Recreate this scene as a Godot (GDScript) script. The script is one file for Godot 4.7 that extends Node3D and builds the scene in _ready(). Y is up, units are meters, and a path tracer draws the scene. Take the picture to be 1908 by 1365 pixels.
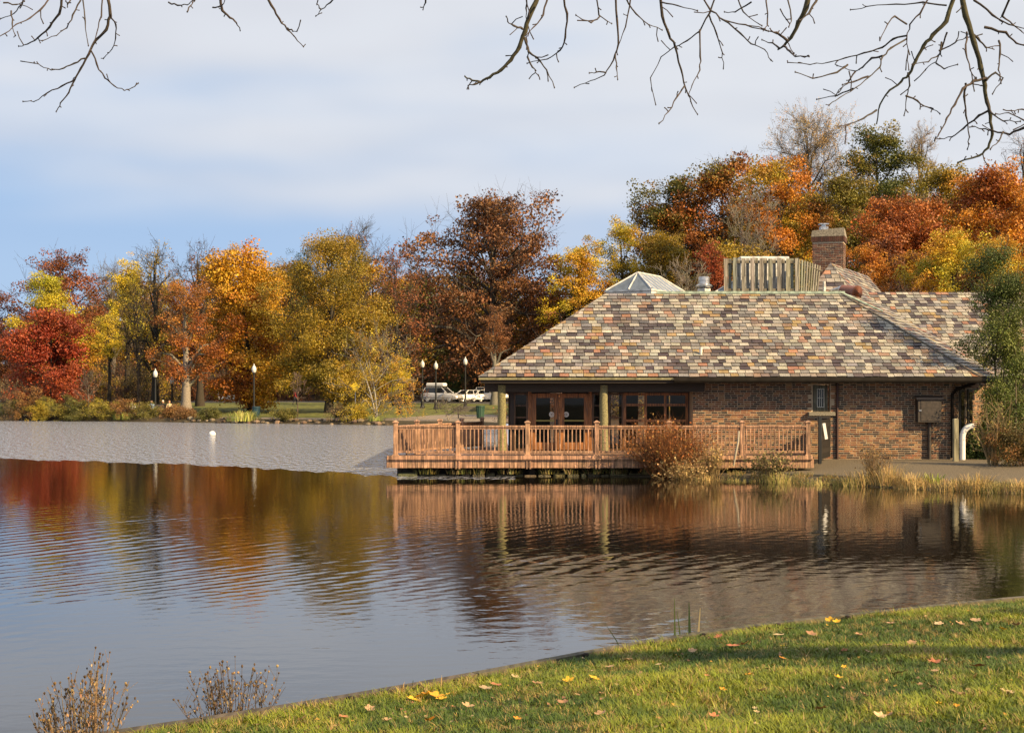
extends Node3D
# A slate-roofed brick boathouse on an autumn park lake. Metres, y up; the camera stands at x = 0, z = 0 and looks along -z over the water at y = 0.
const F := 2650.0
const CX := 954.0
const HZ := 720.0
const EYE := 3.1
var rng := RandomNumberGenerator.new()
var M := {}
var names := {}
var clumps := {}
var fn := FastNoiseLite.new()

class Mb:
	var v := PackedVector3Array()
	var n := PackedVector3Array()
	var c := PackedColorArray()
	var u := PackedVector2Array()
	var col := Color.WHITE
	func tri(a: Vector3, b: Vector3, d: Vector3) -> void:
		var m := (d - a).cross(b - a).normalized()
		v.append(a); v.append(b); v.append(d)
		n.append(m); n.append(m); n.append(m)
		c.append(col); c.append(col); c.append(col)
	func quad(a: Vector3, b: Vector3, d: Vector3, e: Vector3) -> void:
		tri(a, b, d); tri(a, d, e)
	func hexa(p: Array) -> void: # p: lower ring 0-3, upper ring 4-7, both anticlockwise seen from above
		quad(p[3], p[2], p[1], p[0])
		quad(p[4], p[5], p[6], p[7])
		for k in 4:
			var l := (k + 1) % 4
			quad(p[k], p[k + 4], p[l + 4], p[l])
	func box(ct: Vector3, s: Vector3, b := Basis()) -> void:
		var p := []
		for y in [-0.5, 0.5]:
			for q in [[-0.5, 0.5], [0.5, 0.5], [0.5, -0.5], [-0.5, -0.5]]:
				p.append(ct + b * Vector3(q[0] * s.x, y * s.y, q[1] * s.z))
		hexa(p)
	func cham(ct: Vector3, s: Vector3, e: float, b := Basis()) -> void: # a box with chamfered upright edges and top
		var rings := []
		for k in [[-0.5, 0.0], [0.5, 0.0], [0.5, e]]:
			var r := []
			var hx: float = s.x / 2 - k[1]
			var hz: float = s.z / 2 - k[1]
			var y: float = k[0] * s.y - (e if k[1] == 0.0 and k[0] > 0.0 else 0.0)
			for q in [[-hx + e, hz], [hx - e, hz], [hx, hz - e], [hx, -hz + e], [hx - e, -hz], [-hx + e, -hz], [-hx, -hz + e], [-hx, hz - e]]:
				r.append(ct + b * Vector3(q[0], y, q[1]))
			rings.append(r)
		for i in 2:
			for k in 8:
				quad(rings[i][k], rings[i + 1][k], rings[i + 1][(k + 1) % 8], rings[i][(k + 1) % 8])
		for k in range(1, 7):
			tri(rings[2][0], rings[2][k + 1], rings[2][k])
	func tube(p: PackedVector3Array, r: PackedFloat32Array, sides := 5) -> void:
		var x := Vector3.RIGHT
		var px: Array = []
		var pn: Array = []
		for i in p.size():
			var t := (p[mini(i + 1, p.size() - 1)] - p[maxi(i - 1, 0)]).normalized()
			x = x - t * x.dot(t)
			if x.length() < 0.1:
				x = t.cross(Vector3.UP if absf(t.y) < 0.9 else Vector3.BACK)
			x = x.normalized()
			var y := t.cross(x)
			var ring: Array = []
			var rn: Array = []
			for k in sides:
				var a := TAU * k / sides
				var d := x * cos(a) + y * sin(a)
				ring.append(p[i] + d * r[i]); rn.append(d)
			if i > 0:
				for k in sides:
					var l := (k + 1) % sides
					for q in [[px[k], pn[k]], [ring[k], rn[k]], [ring[l], rn[l]], [px[k], pn[k]], [ring[l], rn[l]], [px[l], pn[l]]]:
						v.append(q[0]); n.append(q[1]); c.append(col)
			px = ring; pn = rn
	func stick(a: Vector3, b: Vector3, r: float, r2 := -1.0, sides := 6) -> void:
		tube(PackedVector3Array([a, b]), PackedFloat32Array([r, r if r2 < 0 else r2]), sides)
	func lathe(o: Vector3, prof: Array, sides := 16) -> void: # prof: [radius, height] pairs upwards
		for i in prof.size() - 1:
			var dr: float = prof[i + 1][0] - prof[i][0]
			var dh: float = prof[i + 1][1] - prof[i][1]
			for k in sides:
				var q := []
				for e in [[i, k], [i + 1, k], [i + 1, k + 1], [i, k + 1]]:
					var a: float = -TAU * e[1] / sides
					q.append([o + Vector3(cos(a) * prof[e[0]][0], prof[e[0]][1], sin(a) * prof[e[0]][0]), Vector3(cos(a) * dh, -dr, sin(a) * dh).normalized()])
				for e in [0, 1, 2, 0, 2, 3]:
					v.append(q[e][0]); n.append(q[e][1]); c.append(col)
	func blade(p: PackedVector3Array, w: float, side: Vector3) -> void:
		for i in p.size() - 1:
			var a := w * (1.0 - 0.85 * float(i) / (p.size() - 1))
			var b := w * (1.0 - 0.85 * float(i + 1) / (p.size() - 1))
			quad(p[i] - side * a, p[i + 1] - side * b, p[i + 1] + side * b, p[i] + side * a)
	func mesh(flat := false) -> ArrayMesh:
		var a := []
		a.resize(Mesh.ARRAY_MAX)
		a[Mesh.ARRAY_VERTEX] = v
		if not flat:
			a[Mesh.ARRAY_NORMAL] = n
		a[Mesh.ARRAY_COLOR] = c
		if u.size() == v.size() and u.size() > 0:
			a[Mesh.ARRAY_TEX_UV] = u
		var m := ArrayMesh.new()
		m.add_surface_from_arrays(Mesh.PRIMITIVE_TRIANGLES, a)
		return m

func rr(a: float, b: float) -> float: return rng.randf_range(a, b)
func gx(px: float, d: float) -> float: return (px - CX) * d / F
func gy(py: float, d: float) -> float: return EYE - (py - HZ) * d / F
func at(px: float, py: float, d: float) -> Vector3: return Vector3(gx(px, d), gy(py, d), -d)
func W(x: float, y: float, d: float) -> Vector3: return Vector3(x, y, -d)
func rvec() -> Vector3:
	var z := rr(-1, 1)
	var a := rr(0, TAU)
	return Vector3(sqrt(1 - z * z) * cos(a), z, sqrt(1 - z * z) * sin(a))
func jit(c: Color, k: float) -> Color:
	var b := 1.0 + rr(-k, k)
	return Color(c.r * b * (1 + rr(-k, k) * 0.3), c.g * b * (1 + rr(-k, k) * 0.3), c.b * b * (1 + rr(-k, k) * 0.3))
func numbered(s: String) -> String:
	if not names.has(s):
		names[s] = 0
		return s
	names[s] += 1
	return "%s_%03d" % [s, names[s]]
func tag(o: Node, label: String, category: String, group := "") -> Node:
	o.set_meta("label", label)
	o.set_meta("category", category)
	if group:
		o.set_meta("group", group)
	return o
func thing(called: String, label: String, category: String, where := Vector3.ZERO, turn := 0.0, group := "") -> Node3D:
	var o := Node3D.new()
	o.name = numbered(called)
	add_child(o)
	o.position = where
	o.rotation.y = turn
	tag(o, label, category, group)
	return o
func put(called: String, mesh: Mesh, m: Material, parent: Node = null) -> MeshInstance3D:
	var o := MeshInstance3D.new()
	o.name = called if parent else numbered(called)
	o.mesh = mesh
	o.material_override = m
	(parent if parent else self).add_child(o, true)
	return o
func struct(called: String, mesh: Mesh, m: Material) -> MeshInstance3D:
	var o := put(called, mesh, m)
	o.set_meta("kind", "structure")
	return o
func many(called: String, mesh: Mesh, m: Material, ts: Array, cs: Array, parent: Node = null) -> MultiMeshInstance3D:
	var mm := MultiMesh.new()
	mm.transform_format = MultiMesh.TRANSFORM_3D
	mm.use_colors = true
	mm.mesh = mesh
	mm.instance_count = ts.size()
	for i in ts.size():
		mm.set_instance_transform(i, ts[i])
		mm.set_instance_color(i, cs[i])
	var o := MultiMeshInstance3D.new()
	o.name = called if parent else numbered(called)
	o.multimesh = mm
	o.material_override = m
	(parent if parent else self).add_child(o, true)
	return o
func copy(o: Node3D, where: Vector3, turn: float, label: String) -> Node3D:
	var c: Node3D = o.duplicate()
	c.name = numbered(String(o.name).rstrip("0123456789").rstrip("_"))
	add_child(c)
	c.position = where
	c.rotation.y = turn
	c.set_meta("label", label)
	return c

# ---------- materials ----------
func noise_image(size: int, freq: float, seed_: int, lo: float, hi: float, oct := 4) -> Image:
	var f := FastNoiseLite.new()
	f.seed = seed_
	f.frequency = freq
	f.noise_type = FastNoiseLite.TYPE_SIMPLEX_SMOOTH
	f.fractal_octaves = oct
	var im := f.get_seamless_image(size, size)
	var out := Image.create_empty(size, size, false, Image.FORMAT_RGB8)
	for y in size:
		for x in size:
			var g := lerpf(lo, hi, clampf((im.get_pixel(x, y).r - 0.5) * 1.5 + 0.5, 0, 1))
			out.set_pixel(x, y, Color(g, g, g))
	return out
func mat(called: String, c: Color, rough := 0.8, tex := "", scale := 1.0, bump := 0.0, vc := false) -> StandardMaterial3D:
	var m := StandardMaterial3D.new()
	m.resource_name = called
	m.albedo_color = c.linear_to_srgb()
	m.roughness = rough
	m.vertex_color_use_as_albedo = vc
	if tex:
		m.albedo_texture = M["tex_" + tex]
		m.uv1_triplanar = true
		m.uv1_world_triplanar = true
		m.uv1_scale = Vector3.ONE * scale
		if bump > 0:
			m.heightmap_enabled = true
			m.heightmap_texture = M["tex_" + tex]
			m.heightmap_scale = bump
	M[called] = m
	return m
func materials() -> void:
	M.tex_fine = ImageTexture.create_from_image(noise_image(512, 0.03, 1, 0.6, 1.0, 5))
	M.tex_soft = ImageTexture.create_from_image(noise_image(256, 0.012, 2, 0.72, 1.0, 4))
	var g := noise_image(256, 0.05, 3, 0.55, 1.0, 4) # wood grain: stretched along one way by taking few rows
	var grain := Image.create_empty(256, 256, false, Image.FORMAT_RGB8)
	for y in 256:
		for x in 256:
			grain.set_pixel(x, y, g.get_pixel(x, int(y / 14.0)))
	M.tex_grain = ImageTexture.create_from_image(grain)
	var w := Color.WHITE
	mat("slate", w, 0.55, "fine", 1.3, 0.25, true)
	mat("brick", w, 0.85, "fine", 2.2, 0.4, true)
	mat("mortar", Color(0.66, 0.52, 0.36), 0.95, "fine", 3.0, 0.3)
	mat("underlay", Color(0.028, 0.024, 0.02), 0.9)
	mat("deck_wood", w, 0.62, "grain", 0.9, 0.05, true)
	mat("dark_trim", Color(0.016, 0.013, 0.010), 0.5, "soft", 0.8)
	M.dark_trim.metallic_specular = 0.2
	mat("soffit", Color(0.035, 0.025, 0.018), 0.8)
	mat("log", w, 0.85, "fine", 1.0, 0.7, true)
	mat("door_wood", w, 0.42, "grain", 1.3, 0.05, true)
	mat("grey_wood", w, 0.85, "grain", 0.8, 0.25, true)
	mat("copper", Color(0.36, 0.46, 0.38), 0.55, "soft", 1.5)
	mat("flashing", Color(0.62, 0.60, 0.34), 0.5, "soft", 1.2)
	mat("white_paint", Color(0.72, 0.71, 0.68), 0.5, "soft", 1.0)
	mat("steel", Color(0.6, 0.6, 0.6), 0.3, "soft", 2.0).metallic = 0.85
	mat("black_metal", Color(0.012, 0.013, 0.013), 0.45)
	mat("box_grey", Color(0.045, 0.034, 0.027), 0.6, "soft", 2.0)
	mat("stone", Color(0.30, 0.27, 0.21), 0.9, "fine", 1.5, 0.6)
	mat("concrete", Color(0.33, 0.29, 0.22), 0.95, "fine", 0.6, 0.4)
	mat("rust", Color(0.28, 0.08, 0.025), 0.6, "fine", 3.0)
	mat("lamp_glass", Color(0.58, 0.58, 0.56), 0.3)
	mat("bark", w, 0.95, "fine", 0.7, 1.2, true)
	mat("twig", w, 0.8, "fine", 6.0, 0.2, true)
	mat("rock", w, 0.95, "fine", 0.8, 1.5, true)
	mat("plain", w, 0.6, "", 1.0, 0.0, true)
	mat("cloth", w, 0.95, "", 1.0, 0.0, true)
	mat("plastic_white", Color(0.75, 0.75, 0.73), 0.35)
	mat("paint_silver", Color(0.50, 0.50, 0.50), 0.3).metallic = 0.3
	mat("paint_white", Color(0.80, 0.80, 0.80), 0.25)
	mat("car_glass", Color(0.012, 0.014, 0.016), 0.06)
	mat("tyre", Color(0.012, 0.012, 0.012), 0.9)
	mat("tail_light", Color(0.35, 0.01, 0.015), 0.25)
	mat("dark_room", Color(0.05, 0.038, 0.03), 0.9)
	mat("sky_glass", Color(0.16, 0.19, 0.22), 0.12, "soft", 0.7)
	mat("yellow_sign", Color(0.65, 0.45, 0.02), 0.5)
	for k in [["leaf", 0.55, 0.7], ["dry_leaf", 0.7, 0.35], ["grass_blade", 0.6, 0.4]]:
		var m := mat(k[0], w, k[1], "", 1.0, 0.0, true)
		m.backlight_enabled = true
		m.backlight = Color(k[2], k[2], k[2])
		m.cull_mode = BaseMaterial3D.CULL_DISABLED
	for k in [["pane", 0.35], ["dark_pane", 0.5]]:
		var m := mat(k[0], Color(0.02, 0.022, 0.02), 0.03)
		m.transparency = BaseMaterial3D.TRANSPARENCY_ALPHA
		m.albedo_color.a = k[1]
		m.metallic_specular = 0.32
	M.tex_stain = ImageTexture.create_from_image(noise_image(512, 0.010, 14, 0.77, 1.0, 6))
	for k in [["slate", 0.28], ["brick", 0.33], ["deck_wood", 0.5]]:
		var m: StandardMaterial3D = M[k[0]]
		m.detail_enabled = true
		m.detail_blend_mode = BaseMaterial3D.BLEND_MODE_MUL
		m.detail_uv_layer = BaseMaterial3D.DETAIL_UV_2
		m.detail_albedo = M.tex_stain
		m.uv2_triplanar = true
		m.uv2_world_triplanar = true
		m.uv2_scale = Vector3.ONE * k[1]
	var earth := noise_image(512, 0.02, 9, 0.55, 1.0, 5)
	M.tex_earth = ImageTexture.create_from_image(earth)
	mat("bank_soil", Color(0.075, 0.055, 0.022), 0.95, "earth", 0.35, 3.0)
	mat("park_grass", Color(0.165, 0.175, 0.020), 0.95, "earth", 0.13, 3.0)
	mat("leaf_litter", Color(0.13, 0.075, 0.03), 0.95, "earth", 0.2, 5.0)
	mat("path_grey", Color(0.36, 0.29, 0.22), 0.95, "earth", 0.5, 0.5)
	mat("asphalt", Color(0.075, 0.072, 0.075), 0.9, "earth", 0.5, 0.5)
	mat("gravel", Color(0.19, 0.15, 0.095), 0.95, "fine", 1.2, 1.0)
	mat("near_soil", Color(0.07, 0.075, 0.014), 0.95, "earth", 0.9, 2.5)

# ---------- the lie of the land ----------
const SHORE := [[-900, 137], [0, 130], [300, 124], [400, 121], [560, 117.5], [720, 113.5], [900, 109], [938, 106], [944, 90], [950, 66], [956, 56], [968, 51.5], [1000, 49.9], [1300, 48.0], [1400, 46.8], [1500, 45.5], [1600, 44.2], [1700, 42.8], [1908, 41], [2700, 35]]
func along(list: Array, x: float) -> float:
	if x <= list[0][0]:
		return list[0][1]
	for i in list.size() - 1:
		if x <= list[i + 1][0]:
			return lerpf(list[i][1], list[i + 1][1], (x - list[i][0]) / float(list[i + 1][0] - list[i][0]))
	return list[-1][1]
func shore(px: float) -> float: return along(SHORE, px)
func ground(px: float, d: float) -> float:
	var t := d - shore(px)
	if t < 0:
		return maxf(-1.5, t * 0.35)
	var wob := fn.get_noise_2d(gx(px, d) * 3.0, d * 3.0) * 0.1
	var far := d - shore(minf(px, 938))
	var h := 0.0
	if far > 0:
		h = 0.36 * smoothstep(0, 1.4, far) + 0.1 * smoothstep(1.4, 6, far) + 0.8 * smoothstep(5, 44, far) + 0.035 * maxf(0, minf(far - 62, 260))
	if px > 938:
		h = maxf(h, (0.12 * smoothstep(0, 1.0, t) + 0.33 * smoothstep(2.0, 6.5, t)) if px > 1290 else 0.25 * smoothstep(0, 2.0, t) + 0.2 * smoothstep(2.0, 8.0, t))
		h += smoothstep(960, 1330, px) * 13.0 * smoothstep(74, 175, d)
	h += wob * smoothstep(6, 20, t)
	return h
func strip(pxs: Array, near: Callable, far: Callable, steps: int, curve := 1.0) -> Mb: # land between two lines, column by column
	var mb := Mb.new()
	var prev := []
	for px in pxs:
		var row := []
		var a: float = near.call(px)
		var b: float = far.call(px)
		for i in steps + 1:
			var d := lerpf(a, b, pow(float(i) / steps, curve))
			row.append(W(gx(px, d), ground(px, d), d))
		if prev:
			for i in steps:
				mb.quad(prev[i], prev[i + 1], row[i + 1], row[i])
		prev = row
	return mb

# ---------- foliage ----------
func leaf_clump(kind: String, n: int, size: float, flat_: float) -> ArrayMesh: # leaves spread through a unit ball
	if clumps.has(kind):
		return clumps[kind]
	var mb := Mb.new()
	for i in n:
		var p := rvec() * pow(rng.randf(), 0.45)
		p.y *= flat_
		var ax := (rvec() + Vector3(0, -0.25, 0)).normalized()
		var sd := ax.cross(rvec()).normalized()
		var nm := ax.cross(sd)
		var s := size * rr(0.65, 1.35)
		var b := rr(0.62, 1.0)
		mb.col = Color(b * rr(0.94, 1.0), b * rr(0.9, 1.0), b * rr(0.8, 1.0))
		var l := p - sd * s * 0.36 + ax * s * 0.5 + nm * s * 0.1
		var r := p + sd * s * 0.36 + ax * s * 0.5 + nm * s * 0.1
		mb.tri(p, l, p + ax * s)
		mb.tri(p, p + ax * s, r)
	clumps[kind] = mb.mesh(true)
	return clumps[kind]

func profile(shape: String, h: float) -> float:
	match shape:
		"round": return sqrt(maxf(0.0, 1.0 - pow(2.0 * h - 0.95, 2.0) * 0.95))
		"oval": return pow(maxf(0.0, sin(PI * clampf(h * 0.8 + 0.14, 0, 1))), 0.75)
		"cone": return maxf(0.06, pow(1.0 - h, 0.75)) * (0.75 + 0.25 * smoothstep(0, 0.15, h))
		"vase": return 0.35 + 0.65 * pow(h, 0.6) * (1.0 - 0.35 * smoothstep(0.8, 1.0, h))
		"dome": return sqrt(maxf(0.0, 1.0 - h * h)) * 0.92 + 0.08
	return 1.0

# o: px, d, top, w, cb in the photograph's measures turned to metres here; n clumps of radius cs; cols; bare = share of bare twigs
func make_tree(o: Dictionary) -> Node3D:
	rng.seed = int(o.px * 7 + o.d * 131 + o.top)
	var g := ground(o.px, o.d) - 0.1
	var base := W(gx(o.px, o.d), g, o.d)
	var H: float = gy(o.top, o.d) - g
	var R: float = o.w * 0.56 * o.d / F
	var cb: float = clampf((gy(o.cb, o.d) - g) / H, 0.02, 0.85)
	var shape: String = o.get("shape", "oval")
	var root := thing(o.name, o.label, o.get("cat", "tree"), base, 0.0, o.get("group", ""))
	var off := Vector3((o.get("cx", o.px) - o.px) * o.d / F, 0, 0)
	var bark: Color = o.get("bark", Color(0.07, 0.055, 0.04))
	var tb := Mb.new()
	var tr: float = o.get("tr", 0.022 * H)
	var trunks: int = o.get("stems", 1)
	var tips := []
	var limbs: int = o.get("limbs", int(9 + H * 0.5))
	var starts := []
	for s in trunks:
		var lean := Vector3(rr(-1, 1), 0, rr(-1, 1)) * (R * (0.5 if trunks > 1 else 0.06)) + off * 0.9
		var foot := Vector3(rr(-1, 1), 0, rr(-1, 1)) * (0.12 * trunks if trunks > 1 else 0.0)
		var pts := PackedVector3Array()
		var rad := PackedFloat32Array()
		var hh := H * (0.86 if trunks == 1 else rr(0.6, 0.9))
		for i in 9:
			var t := i / 8.0
			pts.append(foot + lean * pow(t, 1.3) + Vector3(sin(t * 5 + s) * 0.012 * H * t, t * hh, cos(t * 4 + s * 2) * 0.012 * H * t))
			rad.append((tr / sqrt(trunks)) * (1.0 - 0.86 * t) * (1.45 if i == 0 else 1.0))
		tb.col = jit(bark, 0.12)
		tb.tube(pts, rad, 7)
		starts.append(pts)
	var bare: float = o.get("bare", 0.0)
	var subs: int = o.get("subs", 5)
	var centers := []
	for i in limbs:
		var pts: PackedVector3Array = starts[i % trunks]
		var hq := (i + rr(0.2, 0.8)) / limbs
		var he := lerpf(0.03, 1.0, hq)
		var az := i * 2.39996 + rr(-0.4, 0.4)
		var rad := R * profile(shape, he) * (0.72 + 0.34 * fn.get_noise_2d(az * 30.0 + o.px, he * 90.0) + rr(-0.24, 0.24))
		if he > 0.93:
			rad *= 0.4
		var top := H * lerpf(cb, 0.93, he)
		var end := Vector3(cos(az) * rad, top, sin(az) * rad) + off
		var sh := clampf(lerpf(cb * 0.75, 0.8, he * 0.95) - 0.04, 0.05, 0.85) / 0.86
		var ti := clampf(sh * 8.0, 0, 7.99)
		var st := pts[int(ti)].lerp(pts[int(ti) + 1], ti - int(ti))
		var mid := st.lerp(end, 0.5) + Vector3(0, (0.05 if shape != "cone" else -0.02) * H, 0) + rvec() * R * 0.08
		var r0 := maxf(tr * (0.42 - 0.25 * he), 0.03)
		tb.col = jit(bark.lerp(Color(0.06, 0.045, 0.035), 0.15 if he < 0.5 else 0.45), 0.15)
		tb.tube(PackedVector3Array([st, st.lerp(mid, 0.5) + rvec() * 0.1, mid, mid.lerp(end, 0.55) + rvec() * R * 0.06, end]), PackedFloat32Array([r0, r0 * 0.8, r0 * 0.6, r0 * 0.4, r0 * 0.15]), 5)
		for j in subs:
			var t := rr(0.35, 1.0)
			var p := st.lerp(mid, t * 2) if t < 0.5 else mid.lerp(end, t * 2 - 1)
			var q := p + (rvec() + (p - Vector3(off.x, H * 0.4, 0)).normalized() * 0.6) * R * rr(0.18, 0.42)
			q.y = clampf(q.y, H * cb * 0.92, H * 0.96)
			tb.col = jit(bark.lerp(Color(0.07, 0.055, 0.045), 0.75 if bare < 1.0 else 0.3), 0.2)
			tb.tube(PackedVector3Array([p, p.lerp(q, 0.5) + rvec() * R * 0.04, q]), PackedFloat32Array([r0 * 0.3, r0 * 0.2, r0 * 0.07]), 3)
			centers.append([q, rng.randf()])
			if rng.randf() < 0.6:
				centers.append([p.lerp(q, 0.5), rng.randf()])
			if bare > 0:
				for k in int(4 * bare) + 2:
					var s2 := p.lerp(q, rr(0.2, 1.0))
					var e := s2 + (rvec() + (q - p).normalized() * 0.9 + Vector3(0, 0.35, 0)) * R * rr(0.1, 0.24)
					tb.tube(PackedVector3Array([s2, s2.lerp(e, 0.5) + rvec() * R * 0.015, e]), PackedFloat32Array([maxf(0.016, r0 * 0.13), maxf(0.013, r0 * 0.09), 0.008]), 3)
					for l in 2:
						var s3 := s2.lerp(e, rr(0.3, 0.9))
						tb.stick(s3, s3 + (rvec() + (e - s2).normalized()) * R * rr(0.05, 0.12), 0.011, 0.006, 3)
					if rng.randf() < o.get("tipleaf", 0.0):
						tips.append(e)
	put("trunk", tb.mesh(), M.bark, root)
	var cols := []
	for q in o.cols:
		cols.append(Color(minf(q.r * 1.36, 0.8), minf(q.g * 1.36, 0.7), q.b * 1.2))
	var n: int = int(o.get("n", 260) * 1.2)
	var cs: float = o.get("cs", 0.85) * maxf(0.6, R / 5.0)
	if n > 0 or tips.size() > 0:
		var ts := []
		var cc := []
		var sets := []
		for i in n:
			var c = centers[rng.randi() % centers.size()]
			sets.append([c[0] + rvec() * cs * rr(0.1, 1.8) * Vector3(1, 0.7, 1), cs * rr(0.6, 1.2)])
		for e in tips:
			sets.append([e, cs * rr(0.5, 1.0)])
		for s in sets:
			var p: Vector3 = s[0]
			var b := Basis.from_euler(Vector3(rr(-0.5, 0.5), rr(0, TAU), rr(-0.5, 0.5))).scaled(Vector3.ONE * s[1])
			ts.append(Transform3D(b, p))
			var k := clampf(fn.get_noise_3d(p.x * 6.0 + o.px, p.y * 6.0, p.z * 6.0) * 1.5 + 0.5 + rr(-0.3, 0.3), 0, 0.999) * (cols.size() - 1)
			var a: Color = cols[int(k)]
			cc.append(jit(a.lerp(cols[mini(int(k) + 1, cols.size() - 1)], k - int(k)), 0.22))
		var kind: String = o.get("leaf", "broad")
		var mesh := leaf_clump("broad", 54, 0.25, 0.8)
		if kind == "sparse":
			mesh = leaf_clump("sparse", 17, 0.24, 0.8)
		elif kind == "fine":
			mesh = leaf_clump("fine", 70, 0.165, 0.75)
		elif kind == "big":
			mesh = leaf_clump("big", 22, 0.5, 0.8)
		many("crown", mesh, M.leaf, ts, cc, root).set_meta("kind", "stuff")
	return root

func grass_clump(called: String, label: String, px: float, d: float, w: float, h: float, n: int, cols: Array, group := "", droop := 0.5, width := 0.008) -> Node3D:
	rng.seed = int(px * 13 + d * 7)
	var g := ground(px, d) - 0.03
	var mb := Mb.new()
	for i in n:
		var a := rr(0, TAU)
		var f := Vector3(cos(a), 0, sin(a)) * w * 0.5 * sqrt(rng.randf())
		f.z *= 0.6
		var out := (Vector3(f.x, 0, f.z) / maxf(w, 0.1) + Vector3(rr(-0.5, 0.5), 0, rr(-0.5, 0.5))) * h * droop
		var hh := h * rr(0.45, 1.0) * (1.0 - 0.35 * f.length() / maxf(w, 0.01))
		mb.col = jit(cols[rng.randi() % cols.size()], 0.25)
		var up := Vector3(0, hh, 0)
		mb.blade(PackedVector3Array([f, f + up * 0.5 + out * 0.25, f + up * 0.85 + out * 0.6, f + up * rr(0.75, 1.0) + out * 1.05]), width * rr(0.6, 1.3), Vector3(cos(a + 1.2), 0, sin(a + 1.2)))
	var o := put(called, mb.mesh(), M.grass_blade)
	o.name = o.name
	o.position = W(gx(px, d), g, d)
	tag(o, label, "plant", group)
	return o

# twiggy shrub: stems fanning from the ground, forked twice, small dry leaves
func shrub(called: String, label: String, px: float, d: float, w: float, h: float, stems: int, wood: Array, leaves: Array, nleaf: int, leafsize: float, group := "", spread := 1.0, rad := 0.012, forks := 3) -> Node3D:
	rng.seed = int(px * 17 + d * 3 + stems)
	var g := ground(px, d) - 0.04
	var root := thing(called, label, "shrub", W(gx(px, d), g, d), 0.0, group)
	var mb := Mb.new()
	var lf := Mb.new()
	var ends := []
	for i in stems:
		var a := rr(0, TAU)
		var f := Vector3(cos(a), 0, sin(a) * 0.7) * w * 0.12 * sqrt(rng.randf())
		var e := Vector3(cos(a) * w * 0.5 * rr(0.1, 1.0) * spread, h * rr(0.5, 1.0), sin(a) * w * 0.35 * rr(0.1, 1.0) * spread)
		e.y *= 1.0 - 0.3 * pow(absf(e.x) / (w * 0.5), 2.0)
		var m := f.lerp(e, 0.5) + Vector3(0, h * 0.06, 0) + rvec() * w * 0.03
		mb.col = jit(wood[rng.randi() % wood.size()], 0.25)
		mb.tube(PackedVector3Array([f, m, e]), PackedFloat32Array([rad, rad * 0.7, rad * 0.25]), 4)
		for j in forks:
			var s := m.lerp(e, rr(-0.3, 0.9)) if rng.randf() < 0.7 else f.lerp(m, rr(0.4, 1.0))
			var q := s + (rvec() * 0.8 + (e - f).normalized()) * h * rr(0.12, 0.3)
			q.y = minf(q.y, h * 1.03)
			mb.tube(PackedVector3Array([s, s.lerp(q, 0.5) + rvec() * h * 0.015, q]), PackedFloat32Array([rad * 0.5, rad * 0.38, rad * 0.18]), 3)
			ends.append([s, q])
			for k in 2:
				var s2 := s.lerp(q, rr(0.3, 1.0))
				var q2 := s2 + (rvec() + (q - s).normalized()) * h * rr(0.05, 0.14)
				mb.stick(s2, q2, rad * 0.25, rad * 0.12, 3)
				ends.append([s2, q2])
	put("stems", mb.mesh(), M.twig, root).set_meta("kind", "stuff")
	if nleaf:
		for i in nleaf:
			var e = ends[rng.randi() % ends.size()]
			var p: Vector3 = e[0].lerp(e[1], rr(0.2, 1.05)) + rvec() * leafsize * 0.5
			var ax := rvec()
			var sd := ax.cross(rvec()).normalized()
			var s := leafsize * rr(0.6, 1.4)
			lf.col = jit(leaves[rng.randi() % leaves.size()], 0.3)
			lf.tri(p, p - sd * s * 0.35 + ax * s * 0.5, p + ax * s)
			lf.tri(p, p + ax * s, p + sd * s * 0.35 + ax * s * 0.5)
		put("leaves", lf.mesh(true), M.dry_leaf, root).set_meta("kind", "stuff")
	return root

func _ready() -> void:
	rng.seed = 11
	fn.seed = 5
	fn.noise_type = FastNoiseLite.TYPE_SIMPLEX_SMOOTH
	fn.frequency = 0.02
	fn.fractal_octaves = 2
	# camera: level, the lens shifted up a little
	var cam := Camera3D.new()
	cam.name = "camera"
	cam.projection = Camera3D.PROJECTION_FRUSTUM
	cam.near = 0.2
	cam.far = 6000.0
	cam.size = 0.2 * 1365.0 / F
	cam.frustum_offset = Vector2(0.0, 0.2 * (HZ - 682.5) / F)
	cam.position = Vector3(0, EYE, 0)
	add_child(cam)
	cam.current = true
	# sky, sun, exposure
	var env := Environment.new()
	env.background_mode = Environment.BG_SKY
	env.sky = Sky.new()
	var psm := PanoramaSkyMaterial.new()
	psm.panorama = sky_picture()
	env.sky.sky_material = psm
	env.background_energy_multiplier = 0.52
	env.tonemap_mode = Environment.TONE_MAPPER_LINEAR
	env.tonemap_exposure = 1.95
	env.sdfgi_enabled = true
	env.ssao_enabled = true
	env.ssil_enabled = true
	var we := WorldEnvironment.new()
	we.name = "world"
	we.environment = env
	add_child(we)
	var sun := DirectionalLight3D.new()
	sun.name = "sun"
	sun.light_energy = 1.6
	sun.light_color = Color(1.0, 0.87, 0.66)
	sun.light_angular_distance = 0.5
	sun.shadow_enabled = true
	add_child(sun)
	sun.look_at_from_position(Vector3(1.43, 1.0, 1.0), Vector3.ZERO, Vector3.UP)
	materials()
	land()
	lake()
	boathouse()
	deck()
	waterside()
	woods()
	park()
	foreground()
	overhead()

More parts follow.
